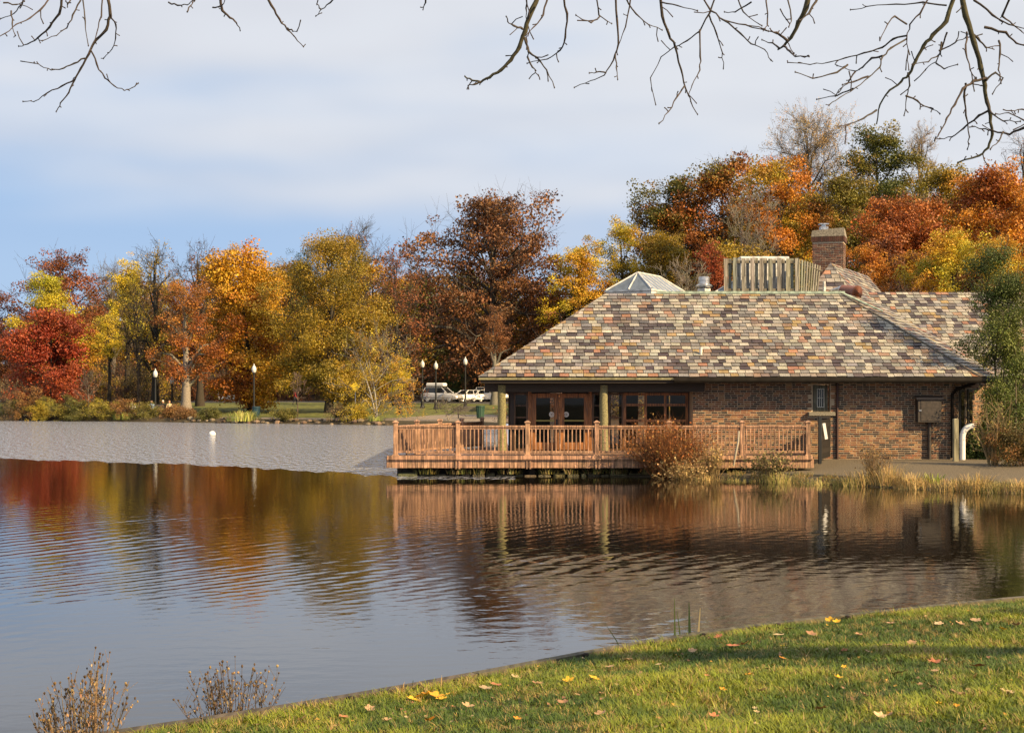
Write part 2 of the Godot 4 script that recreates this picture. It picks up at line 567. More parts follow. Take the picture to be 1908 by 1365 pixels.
func sky_picture() -> ImageTexture:
	var w := 1024
	var h := 512
	var im := Image.create_empty(w, h, false, Image.FORMAT_RGBF)
	var f := FastNoiseLite.new()
	f.seed = 21
	f.frequency = 1.0
	f.fractal_octaves = 4
	for y in h:
		var el := (0.5 - (y + 0.5) / h) * PI
		for x in w:
			var az := ((x + 0.5) / w - 0.5) * TAU
			var dx := sin(az) * cos(el)
			var dz := cos(az) * cos(el)
			var e := maxf(0.0, sin(el))
			var s := f.get_noise_3d(dx * 1.6, e * 11.0, dz * 1.6)
			var s2 := f.get_noise_3d(dx * 5.0 + 9.0, e * 26.0, dz * 5.0)
			var dg := rad_to_deg(el)
			var band := exp(-pow((dg - 6.0) / 3.6, 2.0)) + 0.8 * exp(-pow(dg / 4.5, 2.0)) + 0.18 * smoothstep(8, 14, dg) * (1.0 - smoothstep(18, 32, dg))
			var side := 0.5 + 0.5 * cos(2.0 * (az + 0.75))
			var b := clampf(band * (0.12 + 0.85 * side) + s * 0.75 * (0.3 + side) + s2 * 0.22 - 0.03, 0.0, 1.0)
			b = b * b * (3 - 2 * b)
			var cloud := Color(0.72, 0.755, 0.83).lerp(Color(0.63, 0.655, 0.73), clampf(0.35 + s2 * 0.9 - s * 0.5, 0, 1) * 0.75)
			cloud = cloud.lerp(Color(0.79, 0.81, 0.84), clampf(0.6 - side * 0.6, 0.0, 0.6))
			var blue := Color(0.345, 0.535, 0.82).lerp(Color(0.44, 0.63, 0.86), clampf(1.0 - dg / 6.0, 0, 1))
			im.set_pixel(x, y, cloud.lerp(blue, b * 0.85))
	return ImageTexture.create_from_image(im)

func land() -> void:
	var far_cols := []
	for i in range(-90, 94):
		far_cols.append(i * 10.0)
	for i in 15:
		far_cols.append(935.0 + i * 1.1)
	var wide := func(px): return 1.0 if px < 690 else 1.0 + 13.0 * smoothstep(690, 860, px)
	var sh := func(px): return shore(minf(px, 938.0))
	var p0 := func(px): return sh.call(px) - 3.0
	var p1 := func(px): return sh.call(px) + 2.0
	var p2 := func(px): return sh.call(px) + 3.4 + wide.call(px)
	var p3 := func(px): return sh.call(px) + 45.0
	var p4 := func(px): return sh.call(px) + 62.0
	struct("far_bank", strip(far_cols, p0, p1, 12).mesh(), M.bank_soil)
	struct("lakeside_path", strip(far_cols, p1, p2, 4).mesh(), M.path_grey)
	struct("park_lawn", strip(far_cols, p2, p3, 24).mesh(), M.park_grass)
	struct("park_road", strip(far_cols, p3, p4, 6).mesh(), M.asphalt)
	struct("woodland_floor", strip(far_cols, p4, func(_p): return 2600.0, 60, 3.0).mesh(), M.leaf_litter)
	var cols := []
	for i in 18:
		cols.append(951.4 + i * 3.0)
	for i in range(0, 140):
		cols.append(1005.0 + i * 14.0)
	var b1 := func(px): return shore(px) + (2.3 if px > 1290 else 1.2)
	var b2 := func(px): return maxf(shore(px) + 2.5, 54.5 + smoothstep(1600, 2300, px) * 6.0)
	struct("waterside_bank", strip(cols, func(px): return shore(px) - 2.5, b1, 10).mesh(), M.bank_soil)
	struct("gravel_path", strip(cols, b1, b2, 10).mesh(), M.gravel)
	struct("hillside", strip(cols, b2, func(_p): return 2600.0, 90, 2.6).mesh(), M.leaf_litter)

# ---------- water ----------
func edge_of_breeze(px: float) -> float: return along([[-3600, 120], [-900, 76], [0, 61.2], [200, 58.6], [420, 55.2], [730, 49.2], [760, 47.0]], px)
func ragged(px: float) -> float: return fn.get_noise_2d(px * 1.0, 0) * 1.3 + fn.get_noise_2d(px * 7.0, 50) * 0.7
func lake() -> void:
	var waves := [[0.84, 0.54, 0.42, 0.031], [0.72, 0.69, 0.31, 0.024], [0.91, 0.41, 0.52, 0.022], [0.2, 0.98, 0.50, 0.009], [-0.25, 0.97, 0.33, 0.006], [0.05, 1.0, 0.27, 0.005]]
	var f := FastNoiseLite.new()
	f.seed = 77
	f.frequency = 0.09
	f.fractal_octaves = 2
	var calm := Mb.new()
	var rough := Mb.new()
	var ds := []
	var d := 5.0
	while d < 80.0:
		ds.append(d)
		d += 0.07 + d * 0.0022
	var prev := []
	var pxs := []
	for i in range(-60, -6):
		pxs.append(i * 60.0)
	for i in range(-35, 236):
		pxs.append(i * 10.0)
	for px in pxs:
		var lim := minf(edge_of_breeze(px) if px <= 755 else 999.0, shore(maxf(px, 0)) + 3.0) if px < 755 else shore(px) + 2.5
		var col := []
		for dd in ds:
			var q: float = minf(dd, lim + ragged(px)) if px < 735 else minf(dd, lim)
			var x := gx(px, q)
			var h := 0.0
			var sx := 0.0
			var sz := 0.0
			var m := smoothstep(15.5, 22, q) * (1.0 - smoothstep(29, 40, q)) * (0.30 + 0.9 * clampf(f.get_noise_2d(x * 1.3, q * 1.3) * 1.6 + 0.35, 0, 1)) * (1.0 - 0.75 * smoothstep(0.0, 5.0, x))
			m = m + 0.05 + 0.05 * smoothstep(34, 45, q)
			for k in 6:
				var wv = waves[k]
				var kk: float = TAU / wv[2]
				var bend := f.get_noise_2d(x * 0.6 + k * 50, q * 0.6) * 4.6
				var ph: float = kk * (x * wv[0] - q * wv[1]) + k * 1.7 + bend
				var mm: float = (m if k < 3 else 0.25 + m * 0.6) * clampf(0.75 + 1.3 * f.get_noise_2d(x * 1.1 - k * 37, q * 1.1 + k * 91), 0.1, 1.6)
				h += cos(ph) * wv[3] / kk * mm
				sx += -sin(ph) * wv[3] * wv[0] * mm
				sz += -sin(ph) * wv[3] * wv[1] * mm
			col.append([Vector3(x, h, -q), Vector3(-sx, 1.0, -sz).normalized()])
		if prev:
			for j in ds.size() - 1:
				if prev[j][0].z == prev[j + 1][0].z and col[j][0].z == col[j + 1][0].z:
					continue
				for e in [prev[j], prev[j + 1], col[j + 1], prev[j], col[j + 1], col[j]]:
					calm.v.append(e[0]); calm.n.append(e[1]); calm.c.append(Color.WHITE); calm.u.append(Vector2(e[0].x, e[0].z))
		prev = col
	prev = []
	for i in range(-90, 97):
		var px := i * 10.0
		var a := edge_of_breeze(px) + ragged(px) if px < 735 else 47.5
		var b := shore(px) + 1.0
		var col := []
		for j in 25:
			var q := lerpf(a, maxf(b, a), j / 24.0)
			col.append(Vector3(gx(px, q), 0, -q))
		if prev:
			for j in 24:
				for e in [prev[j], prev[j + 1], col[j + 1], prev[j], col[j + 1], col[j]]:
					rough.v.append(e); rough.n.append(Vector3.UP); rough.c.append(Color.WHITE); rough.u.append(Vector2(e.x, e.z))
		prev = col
	var body := Color(0.010, 0.008, 0.005)
	var wm := mat("calm_water", body, 0.02)
	wm.metallic_specular = 0.66
	wm.normal_enabled = true
	wm.normal_texture = ripples(0.020, 31, 4)
	wm.normal_scale = 0.035
	wm.uv1_scale = Vector3(1 / 14.0, 1 / 7.0, 1)
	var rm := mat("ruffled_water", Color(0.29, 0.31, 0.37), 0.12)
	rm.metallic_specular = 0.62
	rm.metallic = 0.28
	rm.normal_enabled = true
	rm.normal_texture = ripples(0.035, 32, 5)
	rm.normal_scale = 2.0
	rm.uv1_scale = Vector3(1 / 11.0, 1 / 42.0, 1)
	var am: ArrayMesh = calm.mesh()
	var arr := rough.mesh().surface_get_arrays(0)
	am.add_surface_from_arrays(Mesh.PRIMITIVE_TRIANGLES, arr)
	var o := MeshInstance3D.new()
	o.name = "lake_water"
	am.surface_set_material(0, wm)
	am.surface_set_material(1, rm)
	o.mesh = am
	o.set_meta("kind", "structure")
	add_child(o)

func ripples(freq: float, seed_: int, oct: int) -> ImageTexture:
	var f := FastNoiseLite.new()
	f.seed = seed_
	f.frequency = freq
	f.noise_type = FastNoiseLite.TYPE_SIMPLEX_SMOOTH
	f.fractal_octaves = oct
	f.fractal_gain = 0.55
	var im := f.get_seamless_image(1024, 1024)
	im.bump_map_to_normal_map(6.0)
	return ImageTexture.create_from_image(im)

# ---------- the boathouse ----------
const SLATES := [[0.54, 0.51, 0.37], [0.49, 0.47, 0.355], [0.44, 0.43, 0.335], [0.58, 0.55, 0.42], [0.52, 0.495, 0.38], [0.24, 0.235, 0.205], [0.30, 0.295, 0.25], [0.36, 0.35, 0.29], [0.085, 0.064, 0.062], [0.10, 0.078, 0.072], [0.14, 0.115, 0.10], [0.43, 0.225, 0.125], [0.40, 0.26, 0.165], [0.44, 0.32, 0.135], [0.25, 0.195, 0.145], [0.30, 0.30, 0.27], [0.20, 0.185, 0.16], [0.47, 0.44, 0.33], [0.38, 0.32, 0.24], [0.17, 0.165, 0.15]]
func slates(parent: Node, o: Vector3, ua: Vector3, va: Vector3, rows: int, ex: float, ul: Array, ur: Array, single_rows := 0, seed_ := 1, holes := []) -> int:
	# slates on the plane o + u ua + v va; the field runs from ul[0] to ur[0] at its foot and from ul[1] to ur[1] at its head
	rng.seed = seed_
	var nm := va.cross(ua).normalized()
	if nm.y < 0:
		nm = -nm
	var V := rows * ex
	var rest := Mb.new()
	var single := 0
	for i in rows:
		var v0 := i * ex
		var v1 := minf(v0 + ex * 1.22, V)
		var x := lerpf(ul[0], ul[1], v0 / V) - rr(0, 0.3)
		var xr := lerpf(ur[0], ur[1], v0 / V)
		while x < xr:
			var w := rr(0.21, 0.41)
			var l0 := maxf(x + 0.010, lerpf(ul[0], ul[1], v0 / V))
			var r0 := minf(x + w - 0.010, xr)
			var l1 := maxf(x + 0.010, lerpf(ul[0], ul[1], v1 / V))
			var r1 := minf(x + w - 0.010, lerpf(ur[0], ur[1], v1 / V))
			x += w
			if r0 - l0 < 0.04:
				continue
			if r1 - l1 < 0.01:
				var mid := clampf((l0 + r0) / 2, lerpf(ul[0], ul[1], v1 / V), lerpf(ur[0], ur[1], v1 / V))
				l1 = mid - 0.005
				r1 = mid + 0.005
			var lo := 0.036 + rr(-0.006, 0.010)
			var th := rr(0.008, 0.014)
			var dv := rr(-0.012, 0.012)
			var sl := rr(-0.008, 0.008)
			var hi := 0.008 + rr(0, 0.003)
			var p := []
			for q in [[l0, v0 + dv + sl, lo], [r0, v0 + dv - sl, lo + rr(-0.003, 0.003)], [r1, v1, hi], [l1, v1, hi]]:
				p.append(o + ua * q[0] + va * q[1] + nm * q[2])
			for k in 4:
				p.append(p[k] + nm * (th if k < 2 else 0.003))
			var mb := rest
			var alone := i < single_rows and single < 300
			if alone:
				mb = Mb.new()
			var s = SLATES[rng.randi() % SLATES.size()]
			mb.col = jit(Color(s[0] * 1.32, s[1] * 1.26, s[2] * 1.36), 0.13)
			mb.hexa(p)
			if alone:
				put("slate", mb.mesh(true), M.slate, parent)
				single += 1
	if rest.v.size():
		put("slate", rest.mesh(true), M.slate, parent).set_meta("kind", "stuff")
	return single

const BRICKS := [[0.30, 0.125, 0.05], [0.25, 0.095, 0.042], [0.36, 0.17, 0.07], [0.18, 0.065, 0.032], [0.075, 0.040, 0.030], [0.045, 0.034, 0.030], [0.035, 0.030, 0.030], [0.40, 0.22, 0.10], [0.27, 0.11, 0.052], [0.11, 0.055, 0.034], [0.33, 0.14, 0.055], [0.06, 0.04, 0.034]]
func bricks(parent: Node, o: Vector3, u: Vector3, out: Vector3, width: float, height: float, holes: Array, singles: int, seed_: int, pal: Array, band := [0.0, 9.0]) -> void:
	rng.seed = seed_
	var rest := Mb.new()
	var up := Vector3.UP
	var pitch := 0.078
	var done := 0
	for i in int(height / pitch):
		var y0 := i * pitch
		var x := -0.11 * (i % 2) + rr(-0.03, 0.0)
		while x < width:
			var w := 0.215 if rng.randf() < 0.82 else 0.1
			var a := maxf(x, 0.0)
			var b := minf(x + w, width)
			x += w + 0.020
			if b - a < 0.04:
				continue
			var skip := false
			for h in holes:
				if b > h[0] and a < h[1] and y0 + 0.06 > h[2] and y0 < h[3]:
					skip = true
			if skip:
				continue
			var pr := rr(0.003, 0.013)
			var y1 := y0 + 0.056 + rr(-0.002, 0.003)
			var p := []
			for q in [[a, y0], [b, y0 + rr(-0.002, 0.002)], [b, y1], [a, y1]]:
				p.append(o + u * q[0] + up * q[1] - out * 0.012)
			for k in 4:
				p.append(p[k] + out * (pr + 0.012 + rr(-0.002, 0.002)))
			var mb := rest
			var alone: bool = done < singles and y0 > band[0] and y0 < band[1] and w > 0.2
			if alone:
				mb = Mb.new()
			var s = pal[rng.randi() % pal.size()]
			mb.col = jit(Color(s[0], s[1], s[2]) * 1.2, 0.25)
			mb.hexa(p)
			if alone:
				put("brick", mb.mesh(true), M.brick, parent)
				done += 1
	put("brick", rest.mesh(true), M.brick, parent).set_meta("kind", "stuff")

func window(parent: Node, x0: float, x1: float, y0: float, y1: float, d: float, fw: float, xs: Array, ys: Array, fm: Material, fc: Color, pm: Material, mw := 0.03) -> void:
	# frame with muntins at the fractions xs, ys; every light its own pane
	var mb := Mb.new()
	mb.col = fc
	var xc := (x0 + x1) / 2
	var yc := (y0 + y1) / 2
	mb.box(W(x0 + fw / 2, yc, d), Vector3(fw, y1 - y0, 0.1))
	mb.box(W(x1 - fw / 2, yc, d), Vector3(fw, y1 - y0, 0.1))
	mb.box(W(xc, y0 + fw / 2, d), Vector3(x1 - x0 - 2 * fw, fw, 0.096))
	mb.box(W(xc, y1 - fw / 2, d), Vector3(x1 - x0 - 2 * fw, fw, 0.096))
	var f := put("window", mb.mesh(true), fm, parent)
	var ax := [x0 + fw]
	var ay := [y0 + fw]
	for q in xs:
		var x := lerpf(x0 + fw, x1 - fw, q)
		ax.append(x)
		var b := Mb.new()
		b.col = fc
		b.box(W(x, yc, d + 0.004), Vector3(mw, y1 - y0 - 2 * fw, 0.05))
		put("muntin", b.mesh(true), fm, f)
	for q in ys:
		var y := lerpf(y0 + fw, y1 - fw, q)
		ay.append(y)
		var b := Mb.new()
		b.col = fc
		b.box(W(xc, y, d + 0.002), Vector3(x1 - x0 - 2 * fw, mw, 0.06))
		put("muntin", b.mesh(true), fm, f)
	ax.append(x1 - fw); ay.append(y1 - fw)
	for i in ax.size() - 1:
		for j in ay.size() - 1:
			var b := Mb.new()
			b.quad(W(ax[i], ay[j], d + 0.01), W(ax[i], ay[j + 1], d + 0.01), W(ax[i + 1], ay[j + 1], d + 0.01), W(ax[i + 1], ay[j], d + 0.01))
			put("pane", b.mesh(true), pm, f)

func boathouse() -> void:
	var h := thing("boathouse", "long brick lakeside boathouse with a multicoloured slate hipped roof", "building")
	var eave := 3.43
	var FL := W(-1.18, eave, 51.1)
	var FR := W(16.8, eave, 51.1)
	var TL := W(3.72, 6.76, 56.0)
	var TR := W(12.9, 6.76, 56.0)
	var B2 := W(18.5, eave, 53.5)
	var T2 := W(14.5, 6.76, 58.3)
	var B3 := W(19.6, eave, 60.0)
	var T3 := W(15.0, 6.76, 63.0)
	var BL := W(-1.18, eave, 68.0)
	var T4 := W(3.72, 6.76, 63.0)
	# roof body: boards under the slates, flat top, soffit
	var rb := Mb.new()
	rb.quad(FL, TL, TR, FR)
	rb.quad(FR, TR, T2, B2)
	rb.quad(B2, T2, T3, B3)
	rb.quad(BL, T4, TL, FL)
	rb.quad(B3, T3, T4, BL)
	rb.quad(TL, T4, T3, TR)
	rb.tri(TR, T3, T2)
	var roof := put("roof", rb.mesh(true), M.underlay, h)
	var va := (TL - FL)
	va.x = 0
	var L := va.length()
	va = va.normalized()
	slates(roof, FL, Vector3.RIGHT, va, 26, L / 26.0, [-0.02, 4.9], [17.98, 14.08], 6, 101)
	# right slope
	var ru := (B2 - FR).normalized()
	var mid := TR - FR
	var rv := (mid - ru * mid.dot(ru))
	slates(roof, FR, ru, rv.normalized(), 26, rv.length() / 26.0, [0.0, mid.dot(ru)], [(B2 - FR).length(), (T2 - FR).dot(ru)], 0, 102)
	# left slope and right return, mostly out of sight
	var lu := (FL - BL).normalized()
	var lv := (TL - FL)
	lv.z = 0
	slates(roof, BL, lu, lv.normalized(), 24, lv.length() / 24.0, [0.0, 5.0], [16.9, 12.0], 0, 103)
	# lead-dark hip caps
	var hip := Mb.new()
	hip.col = Color(0.12, 0.105, 0.085)
	hip.stick(FR + Vector3(0, 0.03, 0), TR + Vector3(0, 0.03, 0), 0.05, 0.05, 6)
	put("hip_cap", hip.mesh(), M.log, roof)
	var cp := Mb.new()
	cp.box(W(9.4, 6.80, 55.98), Vector3(7.4, 0.10, 0.16))
	cp.stick(TR + Vector3(0, 0.06, 0), TR.lerp(B2, 0.25) + Vector3(0.15, 0.10, 0), 0.06, 0.03, 6)
	put("ridge_flashing", cp.mesh(true), M.copper, h)
	# soffit, fascia, gutters
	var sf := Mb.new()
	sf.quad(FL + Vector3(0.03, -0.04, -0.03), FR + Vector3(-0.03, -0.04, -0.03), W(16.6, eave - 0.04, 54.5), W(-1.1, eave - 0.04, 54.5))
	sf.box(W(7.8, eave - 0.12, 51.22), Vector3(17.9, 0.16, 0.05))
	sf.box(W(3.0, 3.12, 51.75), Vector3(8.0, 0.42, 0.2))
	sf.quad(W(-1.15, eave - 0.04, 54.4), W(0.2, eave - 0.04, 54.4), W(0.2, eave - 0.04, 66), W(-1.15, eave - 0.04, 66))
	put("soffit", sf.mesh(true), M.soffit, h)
	var de := Mb.new()
	for i in 5:
		var a := -1.2 + i * 1.41
		de.hexa([W(a, 3.345, 51.1), W(a + 1.40, 3.345, 51.1), W(a + 1.40, 3.335, 51.25), W(a, 3.335, 51.25), W(a, 3.415, 51.06), W(a + 1.40, 3.415 + rr(-0.006, 0.004), 51.06), W(a + 1.40, 3.42, 51.25), W(a, 3.42, 51.25)])
	put("drip_edge", de.mesh(true), M.flashing, h)
	var gu := Mb.new()
	var prof := [[0.0, 0.0], [0.05, -0.12], [0.03, -0.19], [-0.08, -0.19], [-0.08, 0.0]]
	for k in 5:
		var a = prof[k]
		var b = prof[(k + 1) % 5]
		gu.quad(W(5.82, 3.43 + a[1], 51.02 - a[0]), W(5.82, 3.43 + b[1], 51.02 - b[0]), W(16.85, 3.43 + b[1], 51.02 - b[0]), W(16.85, 3.43 + a[1], 51.02 - a[0]))
		gu.quad(FR + Vector3(0.05 + a[0], a[1], -0.05), FR + Vector3(0.05 + b[0], b[1], -0.05), B2 + Vector3(0.05 + b[0], b[1], 0), B2 + Vector3(0.05 + a[0], a[1], 0))
	put("gutter", gu.mesh(true), M.dark_trim, h)
	# brick wall with the little window; two log columns
	var wx0 := 6.62
	var wx1 := 16.1
	var wd := 52.0
	var wb := 0.40
	var wm := Mb.new()
	var nx0 := gx(1515, wd)
	var nx1 := gx(1547, wd)
	var ny0 := gy(768, wd)
	var ny1 := gy(716, wd)
	for q in [[wx0, nx0, wb, 3.4], [nx1, wx1, wb, 3.4], [nx0, nx1, wb, ny0], [nx0, nx1, ny1, 3.4]]:
		wm.box(W((q[0] + q[1]) / 2, (q[2] + q[3]) / 2, wd + 0.12), Vector3(q[1] - q[0], q[3] - q[2], 0.24))
	var ru2 := Vector3(ru.x, 0, ru.z)
	var rn := Vector3(-ru2.z, 0, ru2.x)
	wm.hexa([W(wx1, wb, wd), W(wx1, wb, wd) + ru2 * 7, W(wx1, wb, wd) + ru2 * 7 - rn * 0.24, W(wx1 - 0.27, wb, wd + 0.23), W(wx1, 3.4, wd), W(wx1, 3.4, wd) + ru2 * 7, W(wx1, 3.4, wd) + ru2 * 7 - rn * 0.24, W(wx1 - 0.27, 3.4, wd + 0.23)])
	wm.box(W(wx0 + 0.06, 1.95, wd + 0.9), Vector3(0.12, 2.9, 1.3))
	var wall := put("brick_wall", wm.mesh(true), M.mortar, h)
	bricks(wall, W(wx0, wb, wd), Vector3.RIGHT, Vector3.BACK, wx1 - wx0, 2.98, [[nx0 - wx0 + 0.02, nx1 - wx0 - 0.06, ny0 - wb - 0.16, ny1 - wb + 0.02]], 299, 7, BRICKS, [1.25, 2.35])
	bricks(wall, W(wx1, wb, wd), ru2, rn, 6.9, 2.98, [[0.75, 1.25, 0.9, 2.6], [1.7, 2.2, 0.9, 2.6]], 0, 8, BRICKS)
	for k in 2:
		var tw := Mb.new()
		var o := W(wx1, wb, wd) + ru2 * (1.0 + k * 0.95) + Vector3(0, 1.75, 0) + rn * 0.03
		tw.col = Color(0.20, 0.19, 0.15)
		var bs := Basis(ru2, Vector3.UP, rn)
		tw.box(o, Vector3(0.5, 1.7, 0.08), bs)
		var f := put("window", tw.mesh(true), M.grey_wood, h)
		var g := Mb.new()
		g.box(o + rn * 0.045, Vector3(0.36, 1.5, 0.02), bs)
		put("pane", g.mesh(true), M.car_glass, f)
	for px in [935.0, 1125.0]:
		var lg := Mb.new()
		var x := gx(px, 51.7)
		var pts := PackedVector3Array()
		var rad := PackedFloat32Array()
		lg.col = Color(0.30, 0.27, 0.12) if px < 1000 else Color(0.31, 0.28, 0.14)
		for i in 14:
			pts.append(W(x + sin(i * 1.1 + px) * 0.008, 0.66 + i * 0.192, 51.7))
			rad.append(0.165 - i * 0.0016 + sin(i * 2.3) * 0.004)
		lg.tube(pts, rad, 18)
		put("log_column", lg.mesh(), M.log, h)
	# the glazed front under the porch
	var gd := 53.1
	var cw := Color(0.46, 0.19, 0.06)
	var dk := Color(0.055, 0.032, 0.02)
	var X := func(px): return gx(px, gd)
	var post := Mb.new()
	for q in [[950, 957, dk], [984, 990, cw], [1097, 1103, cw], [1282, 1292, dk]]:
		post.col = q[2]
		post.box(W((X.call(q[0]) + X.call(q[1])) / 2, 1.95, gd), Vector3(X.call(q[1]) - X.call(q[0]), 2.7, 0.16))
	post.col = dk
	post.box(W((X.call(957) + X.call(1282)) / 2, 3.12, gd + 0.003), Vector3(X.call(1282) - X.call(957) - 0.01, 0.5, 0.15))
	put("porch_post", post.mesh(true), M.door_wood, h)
	window(h, X.call(957), X.call(984), 0.72, 2.86, gd, 0.07, [], [0.36, 0.58, 0.8], M.door_wood, Color(0.15, 0.075, 0.035), M.pane, 0.05)
	window(h, X.call(1103), X.call(1162), 0.72, 2.86, gd, 0.07, [0.3, 0.55], [0.36, 0.58, 0.8], M.door_wood, Color(0.15, 0.075, 0.035), M.pane, 0.05)
	window(h, X.call(1162), X.call(1282), 0.72, 2.86, gd, 0.09, [0.33, 0.66], [0.52, 0.82], M.door_wood, cw, M.pane, 0.09)
	for k in 2:
		var a: float = X.call(990 if k == 0 else 1042.5)
		var b: float = X.call(1041.5 if k == 0 else 1097)
		var dm := Mb.new()
		dm.col = cw
		var y0 := 0.74
		var y1 := 2.84
		dm.cham(W(a + 0.09, (y0 + y1) / 2, gd - 0.02), Vector3(0.18, y1 - y0, 0.08), 0.008)
		dm.cham(W(b - 0.09, (y0 + y1) / 2, gd - 0.02), Vector3(0.18, y1 - y0, 0.08), 0.008)
		dm.box(W((a + b) / 2, y1 - 0.08, gd - 0.018), Vector3(b - a - 0.36, 0.16, 0.07))
		dm.box(W((a + b) / 2, y0 + 0.14, gd - 0.018), Vector3(b - a - 0.36, 0.28, 0.07))
		var door := put("door", dm.mesh(true), M.door_wood, h)
		var gl := Mb.new()
		gl.quad(W(a + 0.18, y0 + 0.28, gd), W(a + 0.18, y1 - 0.16, gd), W(b - 0.18, y1 - 0.16, gd), W(b - 0.18, y0 + 0.28, gd))
		put("pane", gl.mesh(true), M.pane, door)
		var pb := Mb.new()
		pb.col = Color(0.30, 0.27, 0.08)
		pb.box(W((a + b) / 2, 1.83, gd - 0.06), Vector3(b - a - 0.34, 0.05, 0.03))
		put("push_bar", pb.mesh(true), M.plain, door)
		var sx: float = gx(1028 if k == 0 else 1055, gd)
		var sk := Mb.new()
		sk.col = Color(0.75, 0.77, 0.78)
		for r in [[0.10, 0.07], [0.055, 0.03]]:
			for i in 16:
				var c0 := TAU * i / 16
				var c1 := TAU * (i + 1) / 16
				sk.quad(W(sx + cos(c0) * r[0], 2.06 + sin(c0) * r[0], gd - 0.008), W(sx + cos(c0) * r[1], 2.06 + sin(c0) * r[1], gd - 0.008), W(sx + cos(c1) * r[1], 2.06 + sin(c1) * r[1], gd - 0.008), W(sx + cos(c1) * r[0], 2.06 + sin(c1) * r[0], gd - 0.008))
		put("sticker", sk.mesh(true), M.plain, door)
		if k == 0:
			var hd := Mb.new()
			hd.cham(W(b - 0.08, 1.75, gd - 0.075), Vector3(0.07, 0.26, 0.03), 0.006)
			put("handle", hd.mesh(true), M.black_metal, door)
	# the room behind it
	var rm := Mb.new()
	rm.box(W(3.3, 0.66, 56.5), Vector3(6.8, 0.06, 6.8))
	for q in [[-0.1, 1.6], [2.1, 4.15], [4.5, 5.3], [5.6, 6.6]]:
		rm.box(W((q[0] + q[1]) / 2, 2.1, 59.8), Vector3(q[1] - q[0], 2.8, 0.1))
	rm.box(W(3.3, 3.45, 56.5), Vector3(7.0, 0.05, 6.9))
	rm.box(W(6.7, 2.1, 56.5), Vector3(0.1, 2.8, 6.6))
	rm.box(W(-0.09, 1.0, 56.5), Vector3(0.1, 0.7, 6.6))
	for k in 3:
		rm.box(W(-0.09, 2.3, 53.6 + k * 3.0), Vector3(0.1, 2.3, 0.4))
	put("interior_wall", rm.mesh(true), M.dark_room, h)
	var side_w := Mb.new()
	side_w.quad(W(-0.12, 1.3, 53.2), W(-0.12, 3.4, 53.2), W(-0.12, 3.4, 59.8), W(-0.12, 1.3, 59.8))
	put("pane", side_w.mesh(true), M.pane, h)
	# little window, sill, conduit, meter cupboard, downspout
	var fr := Color(0.17, 0.165, 0.12)
	window(h, nx0 + 0.02, nx1 - 0.08, ny0 + 0.05, ny1 - 0.02, wd + 0.06, 0.13, [], [], M.grey_wood, fr, M.dark_pane)
	window(h, nx0 + 0.15, nx1 - 0.21, ny0 + 0.18, ny1 - 0.15, wd + 0.04, 0.025, [0.34, 0.67], [0.5], M.plain, Color(0.42, 0.42, 0.38), M.car_glass, 0.02)
	var sl := Mb.new()
	sl.cham(W(gx(1530, wd), ny0 - 0.05, wd - 0.05), Vector3(0.98, 0.13, 0.3), 0.02)
	put("window_sill", sl.mesh(true), M.stone, h)
	var pipe := Mb.new()
	pipe.col = Color(0.05, 0.022, 0.018)
	pipe.stick(W(gx(1560, wd), wb, wd - 0.06), W(gx(1560, wd), 3.25, wd - 0.06), 0.045)
	put("conduit", pipe.mesh(), M.plain, h)
	var ds := Mb.new()
	var dx := gx(1775, wd - 0.1)
	ds.tube(PackedVector3Array([W(dx, 0.5, wd - 0.1), W(dx, 2.8, wd - 0.1), W(dx + 0.12, 3.0, wd - 0.2), W(dx + 0.55, 3.2, 51.2), W(dx + 0.62, 3.3, 51.1)]), PackedFloat32Array([0.06, 0.06, 0.06, 0.06, 0.06]), 8)
	put("downspout", ds.mesh(), M.dark_trim, h)
	var mb := Mb.new()
	var mx0 := gx(1706, wd)
	var mx1 := gx(1750, wd)
	var my0 := gy(786, wd)
	var my1 := gy(744, wd)
	mb.cham(W((mx0 + mx1) / 2, (my0 + my1) / 2, wd - 0.17), Vector3(mx1 - mx0, my1 - my0, 0.32), 0.012)
	var box := put("utility_cupboard", mb.mesh(true), M.box_grey, h)
	var lid := Mb.new()
	lid.col = Color(0.11, 0.085, 0.065)
	lid.hexa([W(mx0 - 0.06, my1, wd - 0.40), W(mx1 + 0.06, my1, wd - 0.40), W(mx1 + 0.06, my1 + 0.06, wd - 0.0), W(mx0 - 0.06, my1 + 0.06, wd - 0.0), W(mx0 - 0.06, my1 + 0.07, wd - 0.40), W(mx1 + 0.06, my1 + 0.07, wd - 0.40), W(mx1 + 0.06, my1 + 0.14, wd - 0.0), W(mx0 - 0.06, my1 + 0.14, wd - 0.0)])
	put("lid", lid.mesh(true), M.plain, box)
	var dr := Mb.new()
	dr.cham(W((mx0 + mx1) / 2 + 0.03, (my0 + my1) / 2, wd - 0.335), Vector3(mx1 - mx0 - 0.16, my1 - my0 - 0.10, 0.02), 0.006)
	put("cupboard_door", dr.mesh(true), M.box_grey, box)
	var lt := Mb.new()
	lt.cham(W(mx0 + 0.08, (my0 + my1) / 2 + 0.02, wd - 0.35), Vector3(0.10, 0.05, 0.03), 0.006)
	put("latch", lt.mesh(true), M.steel, box)
	var bp := Mb.new()
	bp.stick(W(gx(1731, wd), wb, wd - 0.09), W(gx(1731, wd), my0, wd - 0.09), 0.075)
	put("conduit", bp.mesh(), M.box_grey, h)
	var vp := Mb.new()
	vp.stick(FL + Vector3(12.35 + 1.18 - 5.4, 0.78, -1.2), FL + Vector3(12.35 + 1.18 - 5.4, 1.12, -1.2), 0.055, 0.055, 10)
	put("plumbing_vent", vp.mesh(), M.white_paint, h)
	roof_top(h)
	wing(h)

